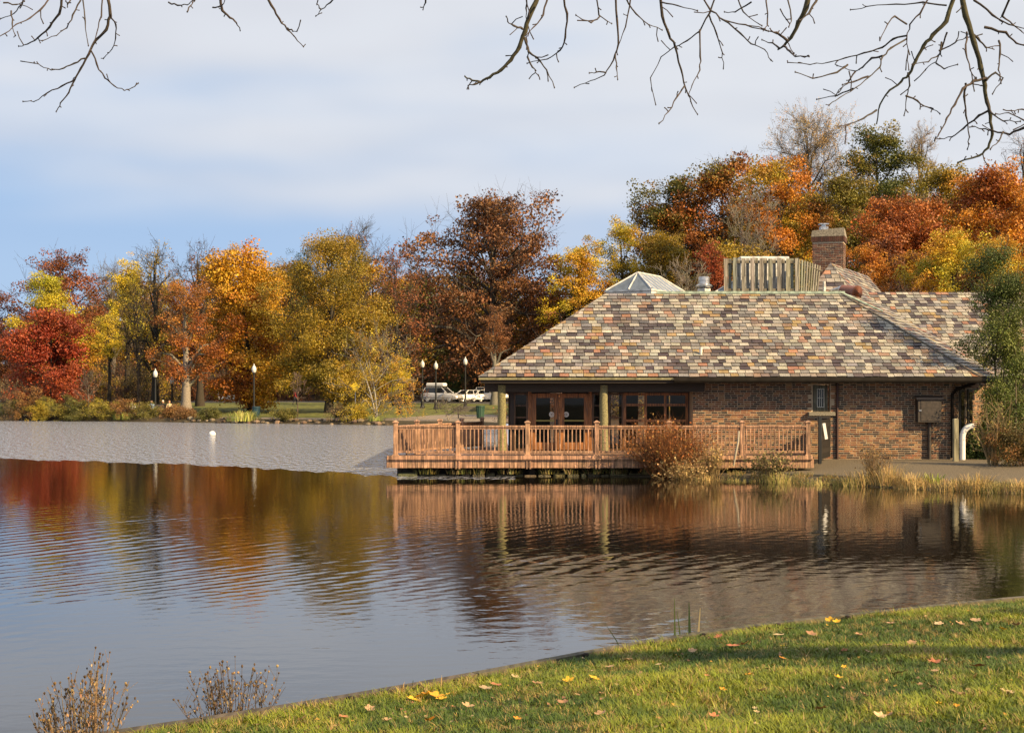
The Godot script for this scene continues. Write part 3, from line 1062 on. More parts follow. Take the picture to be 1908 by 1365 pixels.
func roof_top(h: Node3D) -> void:
	# glass lanterns set askew on the flat top
	var ax := Vector3(0.45, 0, -0.89).normalized()
	for k in 2:
		var sh := Vector3(4.55, 0.0, -1.0) * k
		var A := W(3.80, 6.93, 57.5) + sh
		var B := W(5.52, 6.93, 56.3) + sh
		var D := A + ax * 4.5
		var C := B + ax * 4.5
		var P := (A + B) / 2 + ax * 1.0 + Vector3(0, 0.75, 0)
		var Q := (C + D) / 2 - ax * 1.0 + Vector3(0, 0.75, 0)
		var base := Mb.new()
		var dn := Vector3(0, -0.25, 0)
		base.hexa([A + dn, B + dn, C + dn, D + dn, A, B, C, D])
		var sk := put("skylight", base.mesh(true), M.white_paint, h)
		var lipm := Mb.new()
		var o := 0.07
		var ctr := (A + C) / 2
		var ring := []
		for p in [A, B, C, D]:
			ring.append(p + (p - ctr).normalized() * o + Vector3(0, -0.02, 0))
		var ring2 := []
		for p in ring:
			ring2.append(p + Vector3(0, 0.07, 0))
		lipm.hexa(ring + ring2)
		put("curb", lipm.mesh(true), M.white_paint, sk)
		var bars := Mb.new()
		for e in [[A, P], [B, P], [C, Q], [D, Q], [P, Q], [(A + B) / 2, P]]:
			bars.stick(e[0] + Vector3(0, 0.06, 0), e[1] + Vector3(0, 0.06, 0), 0.035, 0.035, 5)
		put("frame", bars.mesh(), M.white_paint, sk)
		var u := Vector3(0, 0.05, 0)
		for e in [[A, (A + B) / 2, P], [(A + B) / 2, B, P], [C, (C + D) / 2, Q], [(C + D) / 2, D, Q]]:
			var t := Mb.new()
			t.tri(e[0] + u, e[2] + u, e[1] + u)
			put("pane", t.mesh(true), M.sky_glass, sk)
		for e in [[B, C, P, Q], [A, D, P, Q]]:
			for i in 8:
				var a0 := i / 8.0
				var a1 := (i + 1) / 8.0
				var hi := func(t): return (e[2] as Vector3).lerp(e[3], clampf((t - 0.222) / 0.556, 0, 1)) if t > 0.222 and t < 0.778 else ((e[0] as Vector3).lerp(e[2], t / 0.222) if t <= 0.222 else (e[1] as Vector3).lerp(e[3], (1 - t) / 0.222))
				var p0: Vector3 = (e[0] as Vector3).lerp(e[1], a0)
				var p1: Vector3 = (e[0] as Vector3).lerp(e[1], a1)
				var t := Mb.new()
				t.quad(p0 + u, hi.call(a0) + u, hi.call(a1) + u, p1 + u)
				put("pane", t.mesh(true), M.sky_glass, sk)
				if i > 0:
					var br := Mb.new()
					br.stick(p0 + u, hi.call(a0) + u, 0.022, 0.022, 4)
					put("glazing_bar", br.mesh(), M.white_paint, sk)
	# exhaust fan
	var ef := Mb.new()
	var eo := W(gx(1312, 57), 6.75, 57)
	ef.lathe(eo, [[0.0, 0.0], [0.26, 0.0], [0.26, 0.28], [0.0, 0.28]], 4)
	var fan := put("exhaust_fan", ef.mesh(true), M.white_paint, h)
	var f2 := Mb.new()
	f2.lathe(eo, [[0.12, 0.28], [0.33, 0.34], [0.34, 0.40], [0.26, 0.44], [0.22, 0.46], [0.22, 0.70], [0.18, 0.75], [0.0, 0.76]], 20)
	put("hood", f2.mesh(), M.steel, fan)
	# weathered board screen round the roof plant
	var sc := Mb.new()
	sc.col = Color(0.20, 0.18, 0.13)
	var sx0 := gx(1350, 57)
	var sx1 := gx(1488, 57)
	for y in [6.98, 8.1]:
		sc.box(W((sx0 + sx1) / 2, y, 57.05), Vector3(sx1 - sx0, 0.1, 0.05))
	var ra := W(sx1, 0, 57.05)
	var rbv := W(12.95, 0, 60.4)
	for y in [6.98, 8.05]:
		sc.stick(ra + Vector3(0, y, 0), rbv + Vector3(0.0 + (y - 6.98) * 0.2, y - 0.05, 0), 0.045, 0.045, 4)
	var screen := put("board_screen", sc.mesh(true), M.grey_wood, h)
	for i in 17:
		var b := Mb.new()
		b.col = jit(Color(0.34, 0.325, 0.26), 0.25)
		var x := lerpf(sx0 + 0.06, sx1 - 0.06, i / 16.0)
		var back := i % 2
		b.box(W(x, 7.52 + rr(-0.01, 0.01), 57.0 + (0.11 if back else 0.0)), Vector3(0.155 if not back else 0.13, 1.44 + rr(-0.03, 0.03), 0.028), Basis(Vector3.BACK, rr(-0.008, 0.008)))
		put("board", b.mesh(true), M.grey_wood, screen)
	for i in 17:
		var b := Mb.new()
		b.col = jit(Color(0.34, 0.32, 0.25), 0.22)
		var t := (i + 0.5) / 17.0
		var p := ra.lerp(rbv, t)
		var dir := (rbv - ra).normalized()
		var lean := 0.02 + 0.10 * t
		var bs := Basis(dir, Vector3(sin(lean), cos(lean), 0), dir.cross(Vector3.UP))
		b.box(p + Vector3(lean * 0.6 + (0.06 if i % 2 else 0.0), 7.5, 0), Vector3(0.19, 1.42, 0.028), bs)
		put("board", b.mesh(true), M.grey_wood, screen)
	var un := Mb.new()
	un.cham(W(10.3, 7.6, 58.6), Vector3(2.0, 1.6, 1.4), 0.03)
	put("cooling_unit", un.mesh(true), M.white_paint, h)
	# chimney, turned a little to the right
	var tc := deg_to_rad(18.0)
	var cu := Vector3(cos(tc), 0, sin(tc))
	var cf := Vector3(-sin(tc), 0, cos(tc))
	var cbs := Basis(cu, Vector3.UP, cf)
	var cc := W(14.42, 0, 64.6)
	var cm := Mb.new()
	cm.box(cc + Vector3(0, 8.3, 0), Vector3(1.36, 3.1, 1.2), cbs)
	var ch := put("chimney", cm.mesh(true), M.mortar, h)
	var pal := [[0.16, 0.055, 0.03], [0.20, 0.07, 0.04], [0.12, 0.045, 0.03], [0.09, 0.04, 0.03], [0.22, 0.09, 0.05]]
	bricks(ch, cc - cu * 0.68 + cf * 0.6 + Vector3(0, 6.75, 0), cu, cf, 1.36, 2.87, [], 0, 21, pal)
	bricks(ch, cc + cu * 0.68 + cf * 0.6 + Vector3(0, 6.75, 0), -cf, cu, 1.2, 2.87, [], 0, 22, pal)
	bricks(ch, cc - cu * 0.68 - cf * 0.6 + Vector3(0, 6.75, 0), cf, -cu, 1.2, 2.87, [], 0, 23, pal)
	var sold := Mb.new()
	rng.seed = 4
	for i in 17:
		sold.col = jit(Color(0.13, 0.05, 0.032), 0.3)
		sold.box(cc + cu * (-0.70 + i * 0.0875) + cf * 0.6 + Vector3(0, 9.74, 0), Vector3(0.075, 0.22, 0.12), cbs)
	for i in 14:
		sold.col = jit(Color(0.16, 0.06, 0.035), 0.3)
		sold.box(cc + cu * 0.68 + cf * (0.55 - i * 0.0875) + Vector3(0, 9.74, 0), Vector3(0.12, 0.22, 0.075), cbs)
	put("soldier_course", sold.mesh(true), M.brick, ch)
	var cap := Mb.new()
	var cr := []
	for q in [[-0.74, 0.66, 9.86], [0.74, 0.66, 9.86], [0.74, -0.66, 9.86], [-0.74, -0.66, 9.86], [-0.70, 0.62, 10.14], [0.70, 0.62, 10.24], [0.66, -0.6, 10.26], [-0.66, -0.6, 10.18]]:
		cr.append(cc + cu * q[0] + cf * q[1] + Vector3(0, q[2], 0))
	cap.hexa(cr)
	put("cap", cap.mesh(true), M.concrete, ch)
	var fl := Mb.new()
	fl.box(W(14.15, 10.28, 64.5), Vector3(0.34, 0.14, 0.34))
	fl.box(W(14.15, 10.46, 64.5), Vector3(0.40, 0.05, 0.40))
	fl.stick(W(14.15, 10.3, 64.5), W(14.15, 10.45, 64.5), 0.1)
	put("flue", fl.mesh(true), M.steel, ch)
	# duct with a rusty end, white pipe
	var du := Mb.new()
	du.col = Color(0.20, 0.09, 0.07)
	var d0 := W(gx(1572, 57.5), 6.95, 57.6)
	var d1 := W(gx(1597, 57.2), 6.86, 57.0)
	du.stick(d0, d1, 0.27, 0.27, 16)
	var duct := put("vent_duct", du.mesh(), M.plain, h)
	var dn2 := Mb.new()
	dn2.stick(d0 + (d0 - d1) * 0.9, d0, 0.02, 0.27, 16)
	put("duct_cone", dn2.mesh(), M.steel, duct)
	var de := Mb.new()
	de.stick(d1, d1 + (d1 - d0) * 0.03, 0.285, 0.02, 16)
	de.stick(d1 - (d1 - d0) * 0.08, d1, 0.285, 0.285, 16)
	put("duct_end", de.mesh(), M.rust, duct)
	var pv := Mb.new()
	pv.stick(W(gx(1536, 58), 6.7, 58), W(gx(1536, 58), gy(524, 58), 58), 0.06, 0.06, 10)
	put("plumbing_vent", pv.mesh(), M.white_paint, h)

func wing(h: Node3D) -> void:
	# small hipped roof beside the chimney, turned to the right
	var A := W(12.4, 6.8, 60.2)
	var B := W(14.55, 6.8, 60.0)
	var P := W(13.95, 8.50, 62.2)
	var ax := Vector3(0.42, 0, -0.9).normalized()
	var Q := P + ax * 8.2
	var C := B + ax * 9.0
	var D := A + ax * 9.0 + Vector3(-0.4, 0, 0)
	var m := Mb.new()
	m.tri(A, P, B)
	m.quad(B, P, Q, C)
	m.quad(D, Q, P, A)
	var r := put("small_hip_roof", m.mesh(true), M.underlay, h)
	var u := (B - A).normalized()
	var w := P - A
	var v := w - u * w.dot(u)
	slates(r, A, u, v.normalized(), 9, v.length() / 9.0, [0.0, w.dot(u)], [(B - A).length(), w.dot(u) + 0.02], 0, 104)
	u = (C - B).normalized()
	w = P - B
	v = w - u * w.dot(u)
	slates(r, B, u, v.normalized(), 11, v.length() / 11.0, [0.0, w.dot(u)], [(C - B).length(), (Q - B).dot(u)], 0, 105)
	# the rear wing to the right
	var e0 := W(15.5, 3.5, 58.4)
	var e1 := W(40, 3.5, 58.4)
	var r0 := W(13.5, 7.36, 64.4)
	var r1 := W(40, 7.36, 64.4)
	var g := Mb.new()
	g.quad(e0, r0, r1, e1)
	g.quad(r0, W(15.5, 3.5, 70.4), W(40, 3.5, 70.4), r1)
	g.box(W(28.5, 1.9, 60.0), Vector3(23, 3.0, 0.2))
	g.quad(e0, e1, W(40, 3.48, 60), W(15.5, 3.48, 60))
	var wr := put("wing_roof", g.mesh(true), M.underlay, h)
	v = r0 - e0
	v.x = 0
	slates(wr, e0, Vector3.RIGHT, v.normalized(), 27, v.length() / 27.0, [0.0, -2.0], [24.5, 24.5], 0, 106)
	var wb := Mb.new()
	wb.box(W(28.5, 1.9, 59.84), Vector3(23, 3.0, 0.1))
	var ww := put("wing_wall", wb.mesh(true), M.mortar, h)
	bricks(ww, W(17.5, 0.4, 59.79), Vector3.RIGHT, Vector3.BACK, 10, 2.98, [], 0, 9, BRICKS)

# ---------- the deck ----------
func deck() -> void:
	rng.seed = 51
	var dk := thing("deck", "reddish brown timber deck with baluster railing built over the water", "deck")
	var fz := 49.07
	var wood := Color(0.72, 0.41, 0.25)
	var fl := Mb.new()
	var corner := W(-4.30, 0, fz - 0.12)
	var tip := W(-0.75, 0, 56.6)
	var i := 0
	var d := fz - 0.12
	while d < 53.0:
		fl.col = jit(Color(0.50, 0.29, 0.18), 0.12)
		var t := (d - corner.z * -1.0) / 7.65
		var x0 := lerpf(-4.30, -0.75, t)
		fl.box(W((x0 + 10.36) / 2, 0.69, d + 0.07), Vector3(10.36 - x0, 0.035, 0.134))
		d += 0.14
	while d < 56.4:
		var t := (d + corner.z) / 7.65
		var x0 := lerpf(-4.30, -0.75, t)
		fl.col = jit(Color(0.50, 0.29, 0.18), 0.12)
		fl.box(W((x0 - 0.16) / 2, 0.69, d + 0.07), Vector3(maxf(0.1, -0.16 - x0), 0.035, 0.134))
		d += 0.14
	put("floor_boards", fl.mesh(true), M.deck_wood, dk).set_meta("kind", "stuff")
	# rim boards and skirt of upright boards, front and slanting side
	var right := 10.36
	var seg := [-4.30, -2.05, 0.35, 2.75, 5.25, 7.8, 10.36]
	for k in 6:
		var b := Mb.new()
		b.col = jit(wood, 0.08)
		b.box(W((seg[k] + seg[k + 1]) / 2, 0.672, fz - 0.14), Vector3(seg[k + 1] - seg[k] - 0.012, 0.105, 0.04))
		put("rim_board", b.mesh(true), M.deck_wood, dk)
		var r := Mb.new()
		r.col = jit(wood * 0.85, 0.08)
		r.box(W((seg[k] + seg[k + 1]) / 2, 0.605, fz - 0.17), Vector3(seg[k + 1] - seg[k] - 0.008, 0.035, 0.10))
		put("rim_cap", r.mesh(true), M.deck_wood, dk)
	var x := -4.30
	while x < right:
		var b := Mb.new()
		b.col = jit(wood, 0.10)
		b.box(W(x + 0.07, 0.445 + rr(-0.004, 0.004), fz - 0.12 + rr(-0.004, 0.004)), Vector3(0.131, 0.285, 0.022))
		put("skirt_board", b.mesh(true), M.deck_wood, dk)
		x += 0.14
	for px in [853.0, 985.0, 1113.0, 1247.0]:
		for k in [-1, 1]:
			var b := Mb.new()
			b.col = jit(wood * 0.9, 0.06)
			b.box(W(gx(px, fz) + k * 0.06, 0.43, fz - 0.155), Vector3(0.05, 0.32, 0.035))
			put("skirt_batten", b.mesh(true), M.deck_wood, dk)
	var sd := (tip - corner).normalized()
	var sn := Vector3(sd.z, 0, -sd.x)
	var sl := Mb.new()
	sl.col = wood
	sl.box((corner + tip) / 2 + Vector3(0, 0.5, 0) + sn * 0.02, Vector3((tip - corner).length(), 0.40, 0.03), Basis(sd, Vector3.UP, sd.cross(Vector3.UP)))
	put("side_skirt", sl.mesh(true), M.deck_wood, dk)
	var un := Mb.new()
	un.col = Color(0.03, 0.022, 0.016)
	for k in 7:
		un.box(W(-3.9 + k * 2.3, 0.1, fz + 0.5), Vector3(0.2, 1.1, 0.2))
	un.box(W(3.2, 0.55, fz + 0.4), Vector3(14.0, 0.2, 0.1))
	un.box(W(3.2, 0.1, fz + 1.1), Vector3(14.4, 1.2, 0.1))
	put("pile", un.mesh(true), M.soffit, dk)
	# railing
	var line := []
	for px in [737.0, 853.0, 983.0, 1112.0, 1247.0, 1383.0, 1506.0]:
		line.append(W(gx(px, fz), 0.70, fz + 0.02))
	rail(dk, line, wood)
	var a: Vector3 = line[0]
	var e := W(-0.95, 0.70, 55.6)
	rail(dk, [a, a.lerp(e, 0.21), a.lerp(e, 0.45), a.lerp(e, 0.69), a.lerp(e, 0.93)], wood, false)

func rail(dk: Node, line: Array, wood: Color, first := true) -> void:
	for k in line.size():
		var p: Vector3 = line[k]
		if k > 0 or first:
			var m := Mb.new()
			m.col = jit(wood, 0.07)
			m.cham(p + Vector3(0, 0.575, 0), Vector3(0.155, 1.16, 0.155), 0.012)
			var post := put("rail_post", m.mesh(true), M.deck_wood, dk)
			var c := Mb.new()
			c.col = jit(wood * 1.1, 0.05)
			c.cham(p + Vector3(0, 1.17, 0), Vector3(0.215, 0.035, 0.215), 0.008)
			c.hexa([p + Vector3(-0.09, 1.188, 0.09), p + Vector3(0.09, 1.188, 0.09), p + Vector3(0.09, 1.188, -0.09), p + Vector3(-0.09, 1.188, -0.09), p + Vector3(-0.02, 1.235, 0.02), p + Vector3(0.02, 1.235, 0.02), p + Vector3(0.02, 1.235, -0.02), p + Vector3(-0.02, 1.235, -0.02)])
			put("post_cap", c.mesh(true), M.deck_wood, post)
			var f := Mb.new()
			f.col = jit(wood * 1.05, 0.05)
			f.cham(p + Vector3(0, 0.03, 0), Vector3(0.23, 0.06, 0.23), 0.012)
			put("post_base", f.mesh(true), M.deck_wood, post)
		if k == 0:
			continue
		var q: Vector3 = line[k - 1]
		var u := (p - q).normalized()
		var len := (p - q).length() - 0.16
		var bs := Basis(u, Vector3.UP, u.cross(Vector3.UP))
		var mid := (p + q) / 2
		for r in [["top_rail", 1.03, 0.05, 0.14], ["under_rail", 0.965, 0.07, 0.06], ["bottom_rail", 0.145, 0.07, 0.06]]:
			var m := Mb.new()
			m.col = jit(wood * (0.95 if r[0] != "top_rail" else 1.0), 0.06)
			m.cham(mid + Vector3(0, r[1], 0), Vector3(len, r[2], r[3]), 0.008, bs)
			put(r[0], m.mesh(true), M.deck_wood, dk)
		var n := int(round(len / (0.141 if first else 0.118)))
		for i in n:
			var m := Mb.new()
			m.col = jit(wood * 1.02, 0.09)
			var c := q + u * (0.08 + len * (i + 0.5) / n) + Vector3(0, 0.555, 0)
			m.cham(c, Vector3(0.040, 0.75, 0.040 if first else 0.055), 0.004, bs)
			put("baluster", m.mesh(true), M.deck_wood, dk)
		var bl := Mb.new()
		bl.col = wood
		bl.box(mid + Vector3(0, 0.055, 0), Vector3(0.05, 0.11, 0.05))
		put("rail_block", bl.mesh(true), M.deck_wood, dk)

# ---------- along the near side of the house ----------
func waterside() -> void:
	rng.seed = 61
	# low retaining ledge of stone at the path's edge and under the deck
	var st := thing("stone_ledge", "low dark stone ledge holding the gravel path above the water", "retaining wall")
	var px := 1296.0
	while px < 2300:
		var q := px + rr(24, 46)
		var b := Mb.new()
		b.col = jit(Color(0.11, 0.095, 0.065), 0.3)
		var a := W(gx(px, shore(px) + 2.25), 0, shore(px) + 2.25)
		var e := W(gx(q, shore(q) + 2.25), 0, shore(q) + 2.25)
		var u := (e - a).normalized()
		var y := ground((px + q) / 2, shore((px + q) / 2) + 2.4)
		b.cham((a + e) / 2 + Vector3(0, y - 0.16 + rr(-0.02, 0.03), rr(-0.03, 0.03)), Vector3((e - a).length() - 0.015, 0.42, 0.35), 0.03, Basis(u, Vector3.UP, u.cross(Vector3.UP)))
		put("stone_block", b.mesh(true), M.rock, st)
		px = q
	var s2 := thing("stone_footing", "narrow mossy stone footing just above the water under the deck", "retaining wall")
	px = 740.0
	while px < 1300:
		var q := px + rr(14, 40)
		var b := Mb.new()
		b.col = jit(Color(0.17, 0.15, 0.085), 0.35)
		b.cham(W(gx((px + q) / 2, 49.5), -0.03 + rr(-0.04, 0.04), 49.45 + rr(-0.12, 0.12)), Vector3((q - px) * 49.5 / F - rr(0.0, 0.12), 0.22, 0.5), 0.03)
		put("stone_block", b.mesh(true), M.rock, s2)
		px = q
	for k in 9:
		var p := 800.0 + k * 52 + rr(-15, 15)
		grass_clump("ledge_weed", "low weeds growing on the stone footing below the deck", p, 49.2, 0.9, 0.32, 70, [Color(0.16, 0.13, 0.03), Color(0.22, 0.15, 0.06), Color(0.09, 0.10, 0.02)], "weeds under the deck edge", 0.8, 0.012).position.y = 0.08
	var rust := [Color(0.24, 0.085, 0.02), Color(0.19, 0.07, 0.02), Color(0.30, 0.12, 0.03)]
	var rustl := [Color(0.36, 0.11, 0.02), Color(0.28, 0.09, 0.02), Color(0.42, 0.17, 0.04), Color(0.25, 0.15, 0.04)]
	var tan := [Color(0.42, 0.29, 0.12), Color(0.34, 0.22, 0.09), Color(0.50, 0.36, 0.16), Color(0.27, 0.17, 0.07)]
	shrub("rusty_bush", "big rust orange twiggy bush in front of the deck railing", 1242, 48.1, 3.3, 2.05, 170, rust, rustl, 2600, 0.065, "", 1.0, 0.011, 6)
	shrub("tan_bush", "tan dried bush at the foot of the rusty bush by the deck", 1268, 47.6, 2.1, 0.95, 70, tan, tan, 700, 0.08, "", 1.0, 0.010, 4)
	shrub("pale_bush", "pale dry stalky bush right of the rusty bush", 1330, 47.9, 1.5, 1.25, 50, tan, [Color(0.40, 0.26, 0.10), Color(0.28, 0.20, 0.06)], 500, 0.07, "", 1.0, 0.008, 4)
	shrub("ledge_shrub", "small olive brown shrub on the ledge left of the dark gate", 1432, 46.8, 2.0, 0.95, 70, [Color(0.16, 0.12, 0.05), Color(0.22, 0.16, 0.08)], [Color(0.16, 0.13, 0.035), Color(0.24, 0.17, 0.06), Color(0.10, 0.10, 0.03)], 900, 0.075, "", 1.0, 0.008, 4)
	var sb := Mb.new()
	sb.col = Color(0.62, 0.55, 0.42)
	sb.tube(PackedVector3Array([at(1367, 868, 48.6), at(1371, 845, 48.5), at(1376, 822, 48.5), at(1377, 803, 48.6)]), PackedFloat32Array([0.03, 0.04, 0.035, 0.03]), 6)
	tag(put("pale_branch", sb.mesh(), M.twig), "pale bare branch leaning upright against the deck railing", "branch")
	# tall tan grasses along the bank
	var gold := [Color(0.42, 0.28, 0.10), Color(0.34, 0.22, 0.075), Color(0.50, 0.36, 0.15), Color(0.22, 0.17, 0.05)]
	var olive := [Color(0.30, 0.25, 0.07), Color(0.20, 0.20, 0.04), Color(0.42, 0.32, 0.12)]
	shrub("stalk_clump", "tall brown stalks rising from the grass in front of the brick wall", 1632, 44.6, 1.5, 1.15, 60, [Color(0.30, 0.20, 0.09), Color(0.22, 0.14, 0.07)], [Color(0.28, 0.17, 0.06)], 500, 0.05, "", 0.9, 0.007, 4)
	var cl := [[1318, 47.3, 1.4, 0.5, 0], [1375, 46.6, 1.6, 0.4, 1], [1455, 45.9, 1.4, 0.55, 1], [1530, 45.0, 1.8, 0.35, 1], [1610, 44.4, 1.4, 0.65, 0], [1655, 44.0, 1.1, 0.85, 0], [1700, 43.3, 1.1, 0.6, 0], [1715, 42.9, 1.6, 0.45, 0], [1770, 42.4, 1.5, 0.5, 0], [1820, 42.0, 1.2, 0.7, 0], [1862, 41.7, 1.2, 0.45, 1], [1900, 41.4, 1.3, 0.55, 0], [1585, 44.4, 1.2, 0.4, 1], [1960, 41.0, 1.5, 0.5, 0]]
	for c in cl:
		grass_clump("bank_grass", "tan and green grass tuft drooping at the water's edge by the path", c[0], c[1], c[2], c[3], 230, gold if c[4] == 0 else olive, "dry grasses along the bank", 0.75, 0.009)
	grass_clump("iris_clump", "bright yellow green strap leaved clump on the bank", 1738, 43.4, 0.55, 0.5, 40, [Color(0.36, 0.38, 0.04), Color(0.28, 0.34, 0.04)], "", 0.7, 0.022)
	var turf := Mb.new()
	rng.seed = 71
	for i in 6500:
		var p := rr(1290, 1960)
		var d := shore(p) + rr(-0.2, 2.6)
		var g := ground(p, d)
		var o := W(gx(p, d), g - 0.01, d)
		if fn.get_noise_2d(p * 1.5, d * 12.0) < -0.1:
			continue
		var hh := rr(0.04, 0.14)
		turf.col = jit([Color(0.26, 0.17, 0.055), Color(0.13, 0.11, 0.025), Color(0.10, 0.105, 0.02), Color(0.17, 0.095, 0.035)][rng.randi() % 4], 0.25)
		var l := Vector3(rr(-1, 1), 0, rr(-1, 1)) * hh * 0.7
		turf.blade(PackedVector3Array([o, o + Vector3(0, hh * 0.6, 0) + l * 0.4, o + Vector3(0, hh, 0) + l]), 0.011, Vector3(1, 0, rr(-0.5, 0.5)).normalized())
	var tf := put("bank_turf", turf.mesh(true), M.grass_blade)
	tag(tf, "short mixed grass covering the bank below the gravel path", "grass")
	tf.set_meta("kind", "stuff")
	# dark gate at the end of the deck
	var gate := thing("metal_gate", "dark metal gate panel between the deck railing and the brick wall", "gate")
	var gp := Mb.new()
	gp.cham(W(gx(1528, 48.9), 1.25, 48.9), Vector3(0.11, 1.62, 0.11), 0.01)
	put("gate_post", gp.mesh(true), M.black_metal, gate)
	var pn := Mb.new()
	var g0 := W(gx(1528, 48.9), 0, 49.0)
	var g1 := W(gx(1546, 51.6), 0, 51.5)
	var gu := (g1 - g0).normalized()
	var gb := Basis(gu, Vector3.UP, gu.cross(Vector3.UP))
	for k in 3:
		var r := Mb.new()
		r.box((g0 + g1) / 2 + Vector3(0, 0.85 + k * 0.45, 0), Vector3((g1 - g0).length(), 0.16, 0.05), gb)
		put("gate_rail", r.mesh(true), M.black_metal, gate)
	for k in 14:
		var r := Mb.new()
		r.box(g0.lerp(g1, (k + 0.5) / 14) + Vector3(0, 1.25, 0), Vector3(0.15, 1.36, 0.03), gb)
		put("gate_slat", r.mesh(true), M.black_metal, gate)
	var ws := Mb.new()
	ws.col = Color(0.8, 0.8, 0.78)
	ws.box(at(1538, 803, 49.6), Vector3(0.10, 0.56, 0.02), Basis(Vector3.BACK, 0.16))
	tag(put("white_strip", ws.mesh(true), M.plain), "white strip hanging crookedly on the dark gate", "strip")
	# post and white vent pipe by the corner
	var bo := Mb.new()
	bo.col = Color(0.40, 0.37, 0.24)
	bo.cham(W(gx(1781, 50.5), gy(820, 50.5), 50.5), Vector3(0.17, 1.52, 0.17), 0.015)
	bo.cham(W(gx(1781, 50.5), gy(780, 50.5) - 0.02, 50.5), Vector3(0.12, 0.06, 0.12), 0.015)
	tag(put("timber_post", bo.mesh(true), M.grey_wood), "weathered square timber post at the right corner of the boathouse", "post")
	var vp := Mb.new()
	var vpt := PackedVector3Array()
	var vr := PackedFloat32Array()
	var vx := gx(1794, 51.6)
	vpt.append(W(vx, 0.3, 51.6)); vr.append(0.105)
	for i in 8:
		var a := PI * 0.55 * i / 7.0
		vpt.append(W(vx + 0.34 * (1 - cos(a)), 1.25 + 0.42 * sin(a), 51.6))
		vr.append(0.105)
	vp.tube(vpt, vr, 14)
	tag(put("vent_pipe", vp.mesh(), M.plastic_white), "curved white vent pipe beside the timber post", "pipe")
	# clipped hedge, ribbed shrub, the near tree and a russet bush at the right edge
	make_tree({"name": "clipped_hedge", "cat": "hedge", "label": "dark green clipped hedge behind the many stemmed shrub", "px": 1856, "d": 52.6, "top": 800, "w": 128, "cb": 850, "n": 420, "cs": 0.5, "cols": [Color(0.03, 0.055, 0.012), Color(0.05, 0.085, 0.018)], "shape": "none", "leaf": "fine", "stems": 5, "tr": 0.06})
	make_tree({"name": "tall_hedge", "cat": "hedge", "label": "taller green bush at the right edge behind the clipped hedge", "px": 1905, "d": 55, "top": 735, "w": 150, "cb": 840, "n": 420, "cs": 0.62, "cols": [Color(0.06, 0.10, 0.02), Color(0.10, 0.15, 0.03), Color(0.16, 0.15, 0.04)], "shape": "dome", "leaf": "fine", "stems": 4, "tr": 0.08})
	shrub("stem_shrub", "vase shaped shrub of upright pale stems at the path's edge", 1850, 48.0, 1.5, 2.1, 26, [Color(0.36, 0.26, 0.12), Color(0.28, 0.20, 0.09), Color(0.44, 0.34, 0.18)], [Color(0.30, 0.26, 0.06), Color(0.16, 0.18, 0.03)], 330, 0.07, "", 1.0, 0.021, 4)
	make_tree({"name": "shade_tree", "label": "leafy green small tree rising at the right end of the boathouse", "px": 1872, "d": 51.6, "top": 440, "w": 126, "cb": 770, "cx": 1870, "n": 640, "cs": 0.62, "cols": [Color(0.06, 0.085, 0.015), Color(0.10, 0.13, 0.022), Color(0.15, 0.175, 0.035)], "shape": "oval", "leaf": "fine", "tr": 0.10, "bark": Color(0.14, 0.11, 0.07), "subs": 8, "stems": 3, "bare": 0.5})
	make_tree({"name": "russet_bush", "cat": "shrub", "label": "russet brown rounded bush at the right edge of the path", "px": 1893, "d": 47.6, "top": 800, "w": 70, "cb": 865, "n": 150, "cs": 0.5, "cols": [Color(0.16, 0.06, 0.02), Color(0.22, 0.09, 0.02), Color(0.10, 0.08, 0.02)], "shape": "dome", "leaf": "fine", "stems": 3, "tr": 0.04})

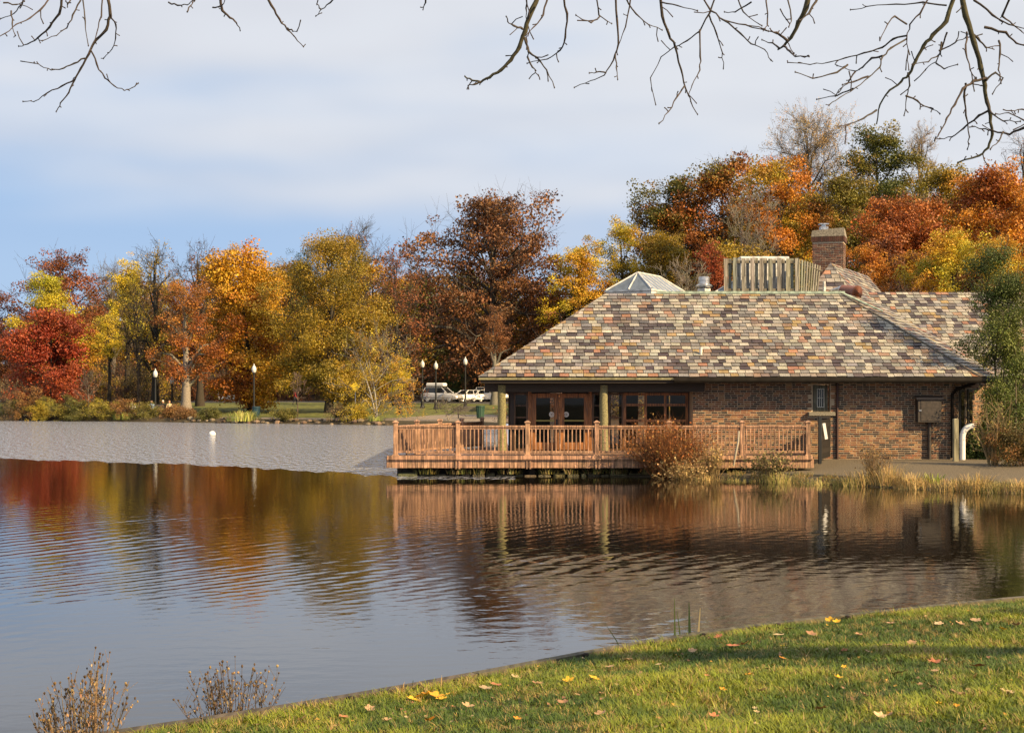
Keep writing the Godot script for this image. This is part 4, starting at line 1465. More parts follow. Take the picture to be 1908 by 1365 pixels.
# ---------- trees ----------
func woods() -> void:
	var rust := [Color(0.16, 0.045, 0.015), Color(0.24, 0.075, 0.02), Color(0.11, 0.035, 0.015)]
	var dkred := [Color(0.125, 0.050, 0.022), Color(0.19, 0.078, 0.03), Color(0.25, 0.115, 0.045), Color(0.10, 0.045, 0.022)]
	var red := [Color(0.24, 0.035, 0.014), Color(0.30, 0.070, 0.018), Color(0.17, 0.025, 0.012)]
	var orange := [Color(0.42, 0.15, 0.012), Color(0.50, 0.23, 0.02), Color(0.33, 0.105, 0.012)]
	var gold := [Color(0.46, 0.25, 0.012), Color(0.36, 0.18, 0.012), Color(0.55, 0.34, 0.03)]
	var yellow := [Color(0.55, 0.42, 0.025), Color(0.42, 0.33, 0.025), Color(0.30, 0.27, 0.025)]
	var olive := [Color(0.23, 0.16, 0.012), Color(0.31, 0.20, 0.012), Color(0.15, 0.12, 0.012)]
	var brown := [Color(0.15, 0.06, 0.03), Color(0.10, 0.045, 0.025), Color(0.22, 0.10, 0.045)]
	var green := [Color(0.07, 0.085, 0.012), Color(0.12, 0.12, 0.015), Color(0.19, 0.155, 0.02)]
	var cream := [Color(0.44, 0.31, 0.14), Color(0.36, 0.23, 0.10), Color(0.50, 0.38, 0.2)]
	var ylgreen := [Color(0.34, 0.31, 0.02), Color(0.24, 0.23, 0.02), Color(0.46, 0.38, 0.025)]
	var pale := Color(0.36, 0.32, 0.25)
	var T := [
		["rust_oak", "rust red oak at the far left edge of the shore", -18, 152, 535, 120, 720, rust, {}],
		["tall_oak", "airy dark rust oak standing above the yellow tree at far left", 112, 165, 468, 160, 620, rust, {"n": 170, "bare": 0.4, "shape": "dome", "subs": 7}],
		["yellow_maple", "yellow green tree between rust oak and scarlet maple", 92, 150, 505, 118, 700, ylgreen, {"n": 420}],
		["scarlet_maple", "scarlet red maple low over the far shore", 94, 136, 583, 162, 752, red, {"n": 520, "shape": "round", "tr": 0.2}],
		["yellow_tree", "bright yellow tree left of the tall dark trunks", 236, 155, 470, 100, 625, yellow, {"n": 300, "shape": "cone"}],
		["yellow_sapling", "small bright yellow tree low behind the scarlet maple", 203, 146, 580, 56, 660, yellow, {"n": 110, "cs": 0.75}],
		["grey_bare_tree", "grey leafless tree behind the yellow tree", 210, 172, 482, 120, 640, cream, {"n": 0, "bare": 1.6, "bark": Color(0.22, 0.19, 0.16), "subs": 7}],
		["tall_dark_tree", "tall sparse tree with dark forked trunk and yellow brown leaves", 288, 136, 438, 140, 700, [Color(0.26, 0.19, 0.02), Color(0.20, 0.12, 0.02), Color(0.33, 0.27, 0.03)], {"n": 210, "bare": 0.8, "tr": 0.42, "subs": 7, "bark": Color(0.035, 0.03, 0.025), "leaf": "sparse"}],
		["twin_trunk_tree", "thin brown trunked tree just left of the tall dark trunk", 262, 139, 500, 90, 640, [Color(0.22, 0.14, 0.03), Color(0.28, 0.20, 0.03)], {"n": 120, "bare": 0.6, "tr": 0.26, "stems": 2, "bark": Color(0.13, 0.10, 0.07), "leaf": "sparse"}],
		["brown_tree", "thin brown tree with bare crown behind the pale trunk", 372, 152, 440, 120, 640, brown, {"n": 170, "bare": 0.9, "subs": 7, "leaf": "sparse"}],
		["pale_trunk_tree", "orange brown tree with a thick pale trunk on the shore", 346, 133, 520, 130, 705, [Color(0.26, 0.085, 0.02), Color(0.34, 0.14, 0.02), Color(0.18, 0.06, 0.02)], {"n": 230, "tr": 0.5, "bark": Color(0.40, 0.36, 0.29), "bare": 0.4}],
		["orange_maple", "large glowing orange tree left of the olive tree", 468, 138, 462, 178, 742, gold + gold + orange, {"n": 620, "cx": 447, "tr": 0.34, "bark": Color(0.035, 0.03, 0.025)}],
		["pine", "dark green pine behind the orange and olive trees", 566, 190, 450, 110, 620, [Color(0.02, 0.05, 0.02), Color(0.035, 0.075, 0.03)], {"n": 300, "shape": "dome", "leaf": "fine"}],
		["olive_tree", "big rounded olive gold tree at the shore", 612, 133, 440, 215, 745, olive, {"n": 900, "shape": "round", "leaf": "fine", "cx": 615, "tr": 0.36, "subs": 7, "cs": 0.8}],
		["bare_brown_tree", "tall thin bare tree rising behind the olive tree", 662, 156, 402, 140, 620, brown, {"n": 90, "bare": 1.3, "subs": 8, "leaf": "sparse"}],
		["russet_tree", "russet brown airy tree between olive tree and big oak", 738, 146, 452, 130, 735, [Color(0.18, 0.065, 0.03), Color(0.26, 0.09, 0.03), Color(0.12, 0.05, 0.03)], {"n": 340, "bare": 0.8, "subs": 7, "leaf": "sparse"}],
		["birch", "young yellow birch with two white stems at the water", 703, 117.5, 612, 150, 770, [Color(0.48, 0.34, 0.03), Color(0.40, 0.26, 0.03), Color(0.34, 0.30, 0.04), Color(0.42, 0.22, 0.03)], {"n": 340, "stems": 2, "tr": 0.10, "limbs": 14, "bark": Color(0.60, 0.57, 0.50), "leaf": "sparse", "cs": 0.62, "subs": 8, "bare": 0.5, "shape": "oval"}],
		["yellow_bush_tree", "low yellow tree right of the birch near the lamps", 745, 130, 660, 50, 738, yellow + gold, {"n": 110, "cs": 0.7, "stems": 2, "tr": 0.12}],
		["red_brown_oak", "huge dark red brown oak behind the boathouse's left end", 915, 174, 372, 300, 690, dkred, {"n": 760, "shape": "round", "tr": 0.85, "bark": Color(0.15, 0.135, 0.11), "bare": 0.45, "subs": 9, "leaf": "broad", "cs": 0.58, "limbs": 36}],
		["grey_trunk_tree", "russet tree with a thick grey trunk beside the boathouse's left column", 921, 146, 575, 66, 655, dkred, {"n": 90, "tr": 0.42, "bark": Color(0.24, 0.22, 0.19)}],
		["yellow_oak", "yellow tree just right of the big red brown oak", 1078, 165, 437, 120, 640, yellow + gold, {"n": 330}],
		["golden_tree", "golden yellow tree above the glass skylight", 1158, 172, 405, 110, 620, yellow + [Color(0.40, 0.26, 0.02)], {"n": 330}],
		["dark_green_oak", "dark olive and brown tree above the skylight", 1245, 180, 340, 170, 620, [Color(0.10, 0.10, 0.012), Color(0.17, 0.10, 0.015), Color(0.20, 0.15, 0.02), Color(0.24, 0.08, 0.02)], {"n": 560, "bare": 0.3}],
		["copper_oak", "copper orange oak behind the board screen's left end", 1345, 178, 300, 190, 600, [Color(0.30, 0.10, 0.02), Color(0.36, 0.15, 0.02), Color(0.20, 0.07, 0.02), Color(0.17, 0.14, 0.02)], {"n": 520, "bare": 0.5, "subs": 7}],
		["white_stem_tree", "slender pale stemmed bare tree above the board screen", 1405, 120, 340, 120, 500, rust, {"n": 30, "bare": 1.2, "bark": pale, "tr": 0.17, "stems": 3, "subs": 6, "leaf": "sparse"}],
		["small_pale_tree", "small bare pale tree between the skylight and the exhaust fan", 1284, 95, 455, 84, 520, cream, {"n": 0, "bare": 1.2, "bark": pale, "tr": 0.14, "stems": 2, "limbs": 12}],
		["amber_oak", "amber and gold oak behind the pale stemmed tree", 1452, 158, 295, 165, 600, orange + [Color(0.28, 0.21, 0.02), Color(0.40, 0.27, 0.02)], {"n": 480, "bare": 0.4}],
		["cream_tree", "tall nearly bare tree with cream leaves on the hilltop", 1510, 178, 204, 190, 430, cream, {"n": 0, "bare": 1.5, "bark": Color(0.16, 0.14, 0.11), "tipleaf": 0.8, "leaf": "sparse", "cs": 0.5, "subs": 9, "shape": "dome", "limbs": 24}],
		["green_oak", "tallest green leaved tree on the hill", 1640, 176, 232, 160, 520, green, {"n": 620, "shape": "round", "bare": 0.2}],
		["slim_pale_tree", "slim pale golden bare tree right of the green hilltop tree", 1716, 182, 220, 84, 430, cream, {"n": 0, "bare": 1.5, "bark": Color(0.3, 0.25, 0.18), "tipleaf": 0.9, "leaf": "sparse", "cs": 0.55, "subs": 8, "shape": "oval"}],
		["mixed_olive_tree", "olive green and yellow tree behind the chimney", 1570, 158, 330, 170, 560, [Color(0.17, 0.14, 0.015), Color(0.12, 0.11, 0.012), Color(0.28, 0.20, 0.02), Color(0.22, 0.09, 0.02)], {"n": 480, "bare": 0.5}],
		["orange_red_oak", "orange red oak right of the chimney", 1690, 140, 375, 190, 590, [Color(0.30, 0.085, 0.018), Color(0.36, 0.13, 0.02), Color(0.20, 0.06, 0.018)], {"n": 560, "bare": 0.3, "subs": 7}],
		["gold_maple", "glowing gold tree low behind the rear wing roof", 1778, 122, 430, 140, 560, gold + yellow, {"n": 400}],
		["yellow_green_oak", "yellow green tree on the hill at upper right", 1770, 170, 298, 150, 480, [Color(0.26, 0.20, 0.02), Color(0.17, 0.14, 0.02), Color(0.38, 0.22, 0.02)], {"n": 420}],
		["flame_oak", "large flame orange oak at the right edge", 1862, 142, 310, 210, 600, orange + [Color(0.30, 0.09, 0.02)], {"n": 640, "subs": 7}],
		["edge_tree", "dark sparse tree top at the right edge of the hill", 1908, 160, 240, 110, 430, [Color(0.12, 0.06, 0.03), Color(0.20, 0.10, 0.03), Color(0.26, 0.17, 0.06)], {"n": 130, "bare": 0.9, "leaf": "sparse", "subs": 7}],
		["arborvitae", "dense green evergreen bush behind the parked cars", 842, 178, 672, 62, 752, [Color(0.05, 0.10, 0.015), Color(0.08, 0.14, 0.02)], {"n": 260, "shape": "cone", "leaf": "fine", "cs": 0.7, "cat": "shrub"}],
		["scarlet_sapling", "small scarlet tree left of the board screen", 1330, 110, 440, 56, 540, red, {"n": 110, "cs": 0.7}],
		["pink_sapling", "thin leafless pinkish sapling on the far lawn", 554, 123.5, 692, 40, 740, red, {"n": 0, "bare": 1.0, "bark": Color(0.25, 0.17, 0.14), "tr": 0.05, "subs": 3, "limbs": 9}],
		["lawn_sapling", "small grey leafless tree in front of the park bench", 840, 113.5, 744, 78, 770, red, {"n": 0, "bare": 0.8, "bark": Color(0.36, 0.31, 0.24), "tr": 0.07, "subs": 3, "limbs": 10, "stems": 2, "shape": "vase"}],
		["shore_sapling", "thin pale sapling leaning in front of the scarlet maple", 164, 128, 690, 46, 745, [Color(0.22, 0.10, 0.05)], {"n": 25, "bare": 0.9, "bark": Color(0.30, 0.25, 0.19), "tr": 0.06, "leaf": "sparse"}],
	]
	for t in T:
		var o := {"name": t[0], "label": t[1], "px": float(t[2]), "d": float(t[3]), "top": float(t[4]), "w": float(t[5]), "cb": float(t[6]), "cols": t[7]}
		o.merge(t[8], true)
		make_tree(o)
	# the woodland that closes the view behind them
	var kinds := [rust, brown, olive, orange, dkred, green, gold, brown]
	var proto := []
	var hue := ["rust red", "dull brown", "olive gold", "orange", "dark red brown", "green and olive", "golden", "brownish"]
	for k in 8:
		var p := make_tree({"name": "woodland_tree", "label": "", "px": 60.0 + k * 118, "d": 205.0 + (k % 3) * 22, "top": 560.0 - (k % 4) * 18 + (30 if k < 2 else 0), "w": 150.0, "cb": 735.0, "cols": kinds[k], "n": 300, "bare": 0.5, "subs": 5, "group": "woodland behind the front trees"})
		tag(p, "%s woodland tree of the dense belt behind the front row" % hue[k], "tree", "woodland behind the front trees")
		proto.append(p)
	rng.seed = 404
	for i in 40:
		var px := -60.0 + i * 26.0 + rr(-10, 10)
		var d := rr(185, 262)
		var s := rr(0.75, 1.12) * (0.62 if px < 60 else (0.8 if px < 230 else 1.0))
		var kk := rng.randi() % 8
		var c := copy(proto[kk], W(gx(px, d), ground(px, d) - 0.2, d), rr(0, TAU), "%s woodland tree of the dense belt behind the front row" % hue[kk])
		c.scale = Vector3(s, s * rr(0.85, 1.05), s)
	var ridge := [[1000, 520], [1100, 490], [1180, 440], [1260, 380], [1340, 335], [1480, 330], [1600, 310], [1750, 330], [1900, 310], [2100, 320]]
	for i in 46:
		var px := 985.0 + (i % 23) * 42.0 + rr(-15, 15)
		if i >= 23 and px < 1290:
			continue
		var d := rr(168, 215) if i < 23 else rr(112, 140)
		var g := ground(px, d)
		var top := along(ridge, px) + rr(5, 45) + (0 if i < 23 else 95)
		var kk := rng.randi() % 8
		var c := copy(proto[kk], W(gx(px, d), g - 0.2, d), rr(0, TAU), "%s woodland tree filling the hillside behind the boathouse" % hue[kk])
		c.set_meta("group", "woodland on the hillside")
		var src: float = 19.0
		var s := clampf((gy(top, d) - g) / src, 0.3, 1.4)
		c.scale = Vector3(s, s, s)
	# understorey shrubs under both woods
	var up := []
	var tone := ["purplish brown", "olive", "rust red", "tan"]
	for k in 4:
		var p := make_tree({"name": "undergrowth_bush", "cat": "shrub", "label": "", "px": 30.0 + k * 75, "d": 150.0 + k * 6, "top": 705.0, "w": 80.0, "cb": 752.0, "cols": [brown, olive, rust, [Color(0.14, 0.10, 0.03), Color(0.22, 0.15, 0.05)]][k], "n": 130, "bare": 0.8, "stems": 4, "shape": "dome", "tr": 0.06, "leaf": "sparse", "group": "undergrowth in the woods"})
		tag(p, "%s bush of the undergrowth among the tree trunks" % tone[k], "shrub", "undergrowth in the woods")
		up.append(p)
	for i in 44:
		var px := -40.0 + i * 16.5 + rr(-8, 8) if i < 40 else 700.0 + (i - 40) * 60
		var d := rr(176, 200) if px > 315 else rr(142, 175)
		var kk := rng.randi() % 4
		var c := copy(up[kk], W(gx(px, d), ground(px, d) - 0.1, d), rr(0, TAU), "%s bush of the undergrowth among the tree trunks" % tone[kk])
		c.scale = Vector3.ONE * rr(0.7, 1.5)
	for i in 26:
		var px := 1000.0 + i * 37.0 + rr(-12, 12)
		var d := rr(84, 120)
		var kk := rng.randi() % 4
		var c := copy(up[kk], W(gx(px, d), ground(px, d) - 0.1, d), rr(0, TAU), "%s bush on the slope behind the boathouse roof" % tone[kk])
		c.set_meta("group", "bushes on the slope")
		c.scale = Vector3.ONE * rr(0.8, 1.7)

# ---------- far shore ----------
func lamp_post(px: float, top: float, d: float, label: String) -> void:
	var g := ground(px, d)
	var H := gy(top, d) - g
	var o := thing("lamp_post", label, "street lamp", W(gx(px, d), g, d), 0.0, "white globed lamp posts in the park")
	var m := Mb.new()
	m.lathe(Vector3.ZERO, [[0.24, -0.1], [0.24, 0.12], [0.17, 0.25], [0.15, 0.7], [0.10, 0.85], [0.085, 1.0], [0.07, H - 1.0], [0.10, H - 0.98], [0.12, H - 0.86], [0.17, H - 0.8], [0.0, H - 0.78]], 12)
	put("pole", m.mesh(), M.black_metal, o)
	var gl := Mb.new()
	gl.lathe(Vector3(0, H - 0.8, 0), [[0.13, 0.0], [0.19, 0.12], [0.215, 0.28], [0.18, 0.46], [0.10, 0.58], [0.05, 0.64], [0.06, 0.69], [0.02, 0.78], [0.0, 0.80]], 14)
	put("globe", gl.mesh(), M.lamp_glass, o)

func bin(px: float, d: float, h: float, c: Color, label: String) -> void:
	var o := thing("litter_bin", label, "litter bin", W(gx(px, d), ground(px, d), d))
	var m := Mb.new()
	m.col = c
	m.lathe(Vector3.ZERO, [[0.0, 0.0], [0.26, 0.0], [0.27, 0.05], [0.34, h * 0.9], [0.37, h * 0.92], [0.37, h], [0.31, h], [0.29, h * 0.6]], 14)
	put("drum", m.mesh(), M.plain, o)
	for k in 14:
		var a := TAU * k / 14
		var s := Mb.new()
		s.col = c * 1.3
		s.stick(Vector3(cos(a) * 0.275, 0.05, sin(a) * 0.275), Vector3(cos(a) * 0.35, h * 0.9, sin(a) * 0.35), 0.02, 0.02, 4)
		put("slat", s.mesh(), M.plain, o)

func bench(px: float, d: float, turn: float, label: String) -> void:
	var o := thing("park_bench", label, "bench", W(gx(px, d), ground(px, d), d), turn, "park benches on the far shore")
	for k in 4:
		var m := Mb.new()
		m.col = Color(0.075, 0.065, 0.055)
		m.box(Vector3(0, 0.45, 0.2 - k * 0.125), Vector3(1.8, 0.035, 0.1))
		put("seat_slat", m.mesh(true), M.plain, o)
	for k in 4:
		var m := Mb.new()
		m.col = Color(0.075, 0.065, 0.055)
		m.box(Vector3(0, 0.58 + k * 0.12, -0.27 - k * 0.025), Vector3(1.8, 0.09, 0.03))
		put("back_slat", m.mesh(true), M.plain, o)
	for x in [-0.8, 0.8]:
		for z in [0.2, -0.25]:
			var m := Mb.new()
			m.stick(Vector3(x, 0, z), Vector3(x, 0.45 if z > 0 else 1.0, z - (0.1 if z < 0 else 0.0)), 0.028)
			put("leg", m.mesh(), M.black_metal, o)
		var ar := Mb.new()
		ar.box(Vector3(x, 0.66, -0.02), Vector3(0.05, 0.04, 0.5))
		put("armrest", ar.mesh(true), M.black_metal, o)

# car: body lofted through stations along its length (x forward): [x, half width, sill, waist] and the cabin [x, half width, top]
func car(px: float, d: float, turn: float, called: String, label: String, paint: Material, suv: bool) -> Node3D:
	var o := thing(called, label, "car", W(gx(px, d), ground(px, d) + 0.02, d), turn)
	var hb := 1.02 if suv else 0.9
	var rt := 1.72 if suv else 1.43
	var st := [[-2.35, 0.72, 0.45, hb - 0.12], [-2.28, 0.84, 0.34, hb + 0.02], [-1.4, 0.92, 0.28, hb + 0.04], [0.9, 0.92, 0.28, hb], [1.7, 0.90, 0.30, hb - 0.10], [2.2, 0.82, 0.34, hb - 0.24], [2.36, 0.66, 0.42, hb - 0.36]]
	var m := Mb.new()
	var prev := []
	for s in st:
		var r := []
		for q in [[-1.0, 0.0], [-1.05, 0.45], [-1.0, 0.85], [-0.86, 1.0], [0.0, 1.05], [0.86, 1.0], [1.0, 0.85], [1.05, 0.45], [1.0, 0.0]]:
			r.append(Vector3(s[0], lerpf(s[2], s[3], q[1]), s[1] * q[0]))
		if prev:
			for k in 8:
				m.quad(prev[k], prev[k + 1], r[k + 1], r[k])
		else:
			for k in range(1, 8):
				m.tri(r[0], r[k], r[k + 1])
		prev = r
	for k in range(1, 8):
		m.tri(prev[0], prev[k + 1], prev[k])
	put("body", m.mesh(true), paint, o)
	var cb := [[-2.2 if suv else -1.75, 0.80, hb], [-1.85 if suv else -1.0, 0.66, rt - 0.04], [-0.4, 0.68, rt], [0.25, 0.66, rt - 0.05], [1.05, 0.80, hb - 0.02]]
	var roof := Mb.new()
	roof.hexa([Vector3(cb[1][0], cb[1][2] - 0.03, 0.66), Vector3(cb[3][0], cb[3][2] - 0.03, 0.66), Vector3(cb[3][0], cb[3][2] - 0.03, -0.66), Vector3(cb[1][0], cb[1][2] - 0.03, -0.66), Vector3(cb[1][0] + 0.1, cb[1][2] + 0.03, 0.6), Vector3(cb[3][0] - 0.1, cb[3][2] + 0.03, 0.6), Vector3(cb[3][0] - 0.1, cb[3][2] + 0.03, -0.6), Vector3(cb[1][0] + 0.1, cb[1][2] + 0.03, -0.6)])
	for s in [-1.0, 1.0]:
		for e in [[cb[0], cb[1]], [cb[4], cb[3]], [[-0.45, 0.83, hb], [-0.45, 0.69, rt]]]:
			roof.stick(Vector3(e[0][0], e[0][2], e[0][1] * s), Vector3(e[1][0], e[1][2], e[1][1] * s * 0.99), 0.05, 0.045, 5)
	put("roof", roof.mesh(true), paint, o)
	var gl := Mb.new()
	for s in [-1.0, 1.0]:
		gl.quad(Vector3(cb[0][0], cb[0][2], cb[0][1] * s), Vector3(cb[1][0], cb[1][2], cb[1][1] * s), Vector3(cb[3][0], cb[3][2], cb[3][1] * s), Vector3(cb[4][0], cb[4][2], cb[4][1] * s))
	put("side_window", gl.mesh(true), M.car_glass, o)
	for e in [["windscreen", 4, 3], ["rear_window", 0, 1]]:
		var w := Mb.new()
		var a = cb[e[1]]
		var b = cb[e[2]]
		w.quad(Vector3(a[0], a[2], a[1]), Vector3(b[0], b[2], b[1]), Vector3(b[0], b[2], -b[1]), Vector3(a[0], a[2], -a[1]))
		put(e[0], w.mesh(true), M.car_glass, o)
	for x in [-1.42, 1.42]:
		for s in [-1.0, 1.0]:
			var t := Mb.new()
			var ct := Vector3(x, 0.34, s * 0.82)
			t.stick(ct - Vector3(0, 0, 0.11), ct + Vector3(0, 0, 0.11), 0.34, 0.34, 16)
			for k in 16:
				var a0 := TAU * k / 16
				var a1 := TAU * (k + 1) / 16
				t.tri(ct + Vector3(0, 0, s * 0.11), ct + Vector3(cos(a0) * 0.34, sin(a0) * 0.34, s * 0.11), ct + Vector3(cos(a1) * 0.34, sin(a1) * 0.34, s * 0.11))
			var wh := put("wheel", t.mesh(true), M.tyre, o)
			var r := Mb.new()
			r.lathe(Vector3.ZERO, [[0.0, 0.02], [0.06, 0.02], [0.08, 0.0], [0.2, 0.0], [0.23, 0.012], [0.24, 0.0]], 12)
			var ri := put("rim", r.mesh(), M.paint_silver, wh)
			ri.transform = Transform3D(Basis(Vector3.RIGHT, PI / 2 * s), ct + Vector3(0, 0, s * 0.115))
	for s in [-1.0, 1.0]:
		var l := Mb.new()
		l.cham(Vector3(-2.29, hb - 0.12, s * 0.68), Vector3(0.12, 0.3 if suv else 0.16, 0.24), 0.02)
		put("tail_light", l.mesh(true), M.tail_light, o)
		var f := Mb.new()
		f.cham(Vector3(2.2, hb - 0.34, s * 0.62), Vector3(0.16, 0.13, 0.28), 0.02)
		put("headlight", f.mesh(true), M.lamp_glass, o)
		var mi := Mb.new()
		mi.cham(Vector3(0.85, hb + 0.08, s * 1.0), Vector3(0.12, 0.14, 0.2), 0.02)
		put("mirror", mi.mesh(true), paint, o)
	for e in [[-2.34, 0.42], [2.30, 0.40]]:
		var b := Mb.new()
		b.cham(Vector3(e[0], e[1], 0), Vector3(0.14, 0.2, 1.4), 0.03)
		put("bumper", b.mesh(true), M.tyre if suv else paint, o)
	return o

# a figure: tapered capsules joined smoothly and meshed with surface nets; bones = [a, b, ra, rb, colour]
func figure(bones: Array, cell: float) -> ArrayMesh:
	var lo := Vector3.ONE * 99
	var hi := -lo
	for b in bones:
		for k in 2:
			var r: float = b[2 + k] + cell * 2
			lo = lo.min(b[k] - Vector3.ONE * r)
			hi = hi.max(b[k] + Vector3.ONE * r)
	var n := Vector3i(((hi - lo) / cell).ceil()) + Vector3i.ONE
	var f := PackedFloat32Array()
	f.resize(n.x * n.y * n.z)
	f.fill(1.0)
	var dist := func(p: Vector3, b: Array) -> float:
		var ab: Vector3 = b[1] - b[0]
		var t := clampf((p - b[0]).dot(ab) / maxf(ab.length_squared(), 1e-6), 0, 1)
		return (p - b[0] - ab * t).length() - lerpf(b[2], b[3], t)
	for b in bones:
		var r: float = maxf(b[2], b[3]) + cell * 3
		var a0 := Vector3i(((b[0] as Vector3).min(b[1]) - Vector3.ONE * r - lo) / cell).clamp(Vector3i.ZERO, n - Vector3i.ONE)
		var a1 := Vector3i(((b[0] as Vector3).max(b[1]) + Vector3.ONE * r - lo) / cell).clamp(Vector3i.ZERO, n - Vector3i.ONE)
		for z in range(a0.z, a1.z + 1):
			for y in range(a0.y, a1.y + 1):
				for x in range(a0.x, a1.x + 1):
					var i := x + n.x * (y + n.y * z)
					var d: float = dist.call(lo + Vector3(x, y, z) * cell, b)
					var k := 0.025
					var h := maxf(k - absf(f[i] - d), 0.0) / k
					f[i] = minf(f[i], d) - h * h * k * 0.25
	var idx := {}
	var vs := PackedVector3Array()
	var cs := PackedColorArray()
	var step := [1, n.x, n.x * n.y]
	for z in n.z - 1:
		for y in n.y - 1:
			for x in n.x - 1:
				var i := x + n.x * (y + n.y * z)
				var sum := Vector3.ZERO
				var cnt := 0
				for e in 12:
					var ax: int = e / 4
					var u := (ax + 1) % 3
					var w := (ax + 2) % 3
					var c := Vector3i.ZERO
					c[u] = e & 1
					c[w] = (e >> 1) & 1
					var i0: int = i + c.x + n.x * (c.y + n.y * c.z)
					var i1: int = i0 + step[ax]
					if (f[i0] < 0) != (f[i1] < 0):
						var p := Vector3(c)
						p[ax] += f[i0] / (f[i0] - f[i1])
						sum += p
						cnt += 1
				if cnt:
					var p := lo + (Vector3(x, y, z) + sum / cnt) * cell
					idx[i] = vs.size()
					vs.append(p)
					var best := 9.0
					var col := Color.WHITE
					for b in bones:
						var d: float = dist.call(p, b)
						if d < best:
							best = d
							col = b[4]
					cs.append(col)
	var mb := Mb.new()
	var st := SurfaceTool.new()
	st.begin(Mesh.PRIMITIVE_TRIANGLES)
	for i in vs.size():
		st.set_color(cs[i])
		st.set_smooth_group(0)
		st.add_vertex(vs[i])
	for z in range(1, n.z - 1):
		for y in range(1, n.y - 1):
			for x in range(1, n.x - 1):
				var i := x + n.x * (y + n.y * z)
				for ax in 3:
					var j: int = i + step[ax]
					if (f[i] < 0) == (f[j] < 0):
						continue
					var su: int = step[(ax + 1) % 3]
					var sw: int = step[(ax + 2) % 3]
					var q := [i, i - su, i - su - sw, i - sw]
					if not (idx.has(q[0]) and idx.has(q[1]) and idx.has(q[2]) and idx.has(q[3])):
						continue
					var order := [0, 1, 2, 0, 2, 3] if f[i] >= 0 else [0, 2, 1, 0, 3, 2]
					for k in order:
						st.add_index(idx[q[k]])
	st.generate_normals()
	return st.commit()

func person(px: float, d: float, turn: float, label: String, seated: bool, top: Color, legs: Color, hair: Color, h := 1.72) -> void:
	var o := thing("person", label, "person", W(gx(px, d), ground(px, d), d), turn)
	var skin := Color(0.42, 0.24, 0.16)
	var shoe := Color(0.03, 0.025, 0.025)
	var k := h / 1.75
	var hip := 0.92 if not seated else 0.54
	var B := []
	var up := func(y): return hip + y
	B.append([Vector3(0, up.call(0.0), 0), Vector3(0, up.call(0.18), 0.01), 0.15, 0.135, top])
	B.append([Vector3(0, up.call(0.18), 0.01), Vector3(0, up.call(0.42), 0.0), 0.135, 0.15, top])
	B.append([Vector3(-0.15, up.call(0.45), 0), Vector3(0.15, up.call(0.45), 0), 0.075, 0.075, top])
	B.append([Vector3(0, up.call(0.48), 0), Vector3(0, up.call(0.60), 0.02), 0.055, 0.05, skin])
	B.append([Vector3(0, up.call(0.66), 0.03), Vector3(0, up.call(0.73), 0.015), 0.085, 0.095, skin])
	B.append([Vector3(0, up.call(0.655), 0.115), Vector3(0, up.call(0.685), 0.11), 0.014, 0.012, skin])
	B.append([Vector3(0, up.call(0.71), -0.03), Vector3(0, up.call(0.765), -0.005), 0.10, 0.098, hair])
	for s in [-1.0, 1.0]:
		var sw: float = s * (0.16 if not seated else 0.0)
		var hj := Vector3(s * 0.09, hip - 0.03, 0)
		var kn := Vector3(s * 0.11, 0.48, 0.06 + sw) if not seated else Vector3(s * 0.14, 0.50, 0.44)
		var an := Vector3(s * 0.11, 0.09, -0.03 + sw * 1.5) if not seated else Vector3(s * 0.13, 0.08, 0.46)
		B.append([hj, kn, 0.095, 0.065, legs])
		B.append([kn, an, 0.062, 0.042, legs])
		B.append([an + Vector3(0, -0.03, -0.02), an + Vector3(0, -0.045, 0.15), 0.042, 0.036, shoe])
		var sj := Vector3(s * 0.19, up.call(0.44), 0)
		var el := Vector3(s * 0.25, up.call(0.17), -0.03 - sw * 0.4) if not seated else Vector3(s * 0.26, up.call(0.18), 0.06)
		var wr := Vector3(s * 0.24, up.call(-0.06), 0.08 - sw * 0.6) if not seated else Vector3(s * 0.12, up.call(0.08), 0.28)
		B.append([sj, el, 0.055, 0.044, top])
		B.append([el, wr, 0.044, 0.032, top])
		var dr := (wr - el).normalized()
		B.append([wr, wr + dr * 0.08, 0.03, 0.034, skin])
		for f in 4:
			var c := wr + dr * 0.09 + Vector3(0, 0, 0.03 - 0.02 * f)
			B.append([c, c + dr * (0.075 - 0.01 * absf(f - 1.5)), 0.011, 0.009, skin])
		B.append([wr + dr * 0.03, wr + dr * 0.07 + Vector3(-s * 0.03, 0, 0.045), 0.012, 0.010, skin])
	var m := put("body", figure(B, 0.022), M.cloth, o)
	m.scale = Vector3.ONE * k

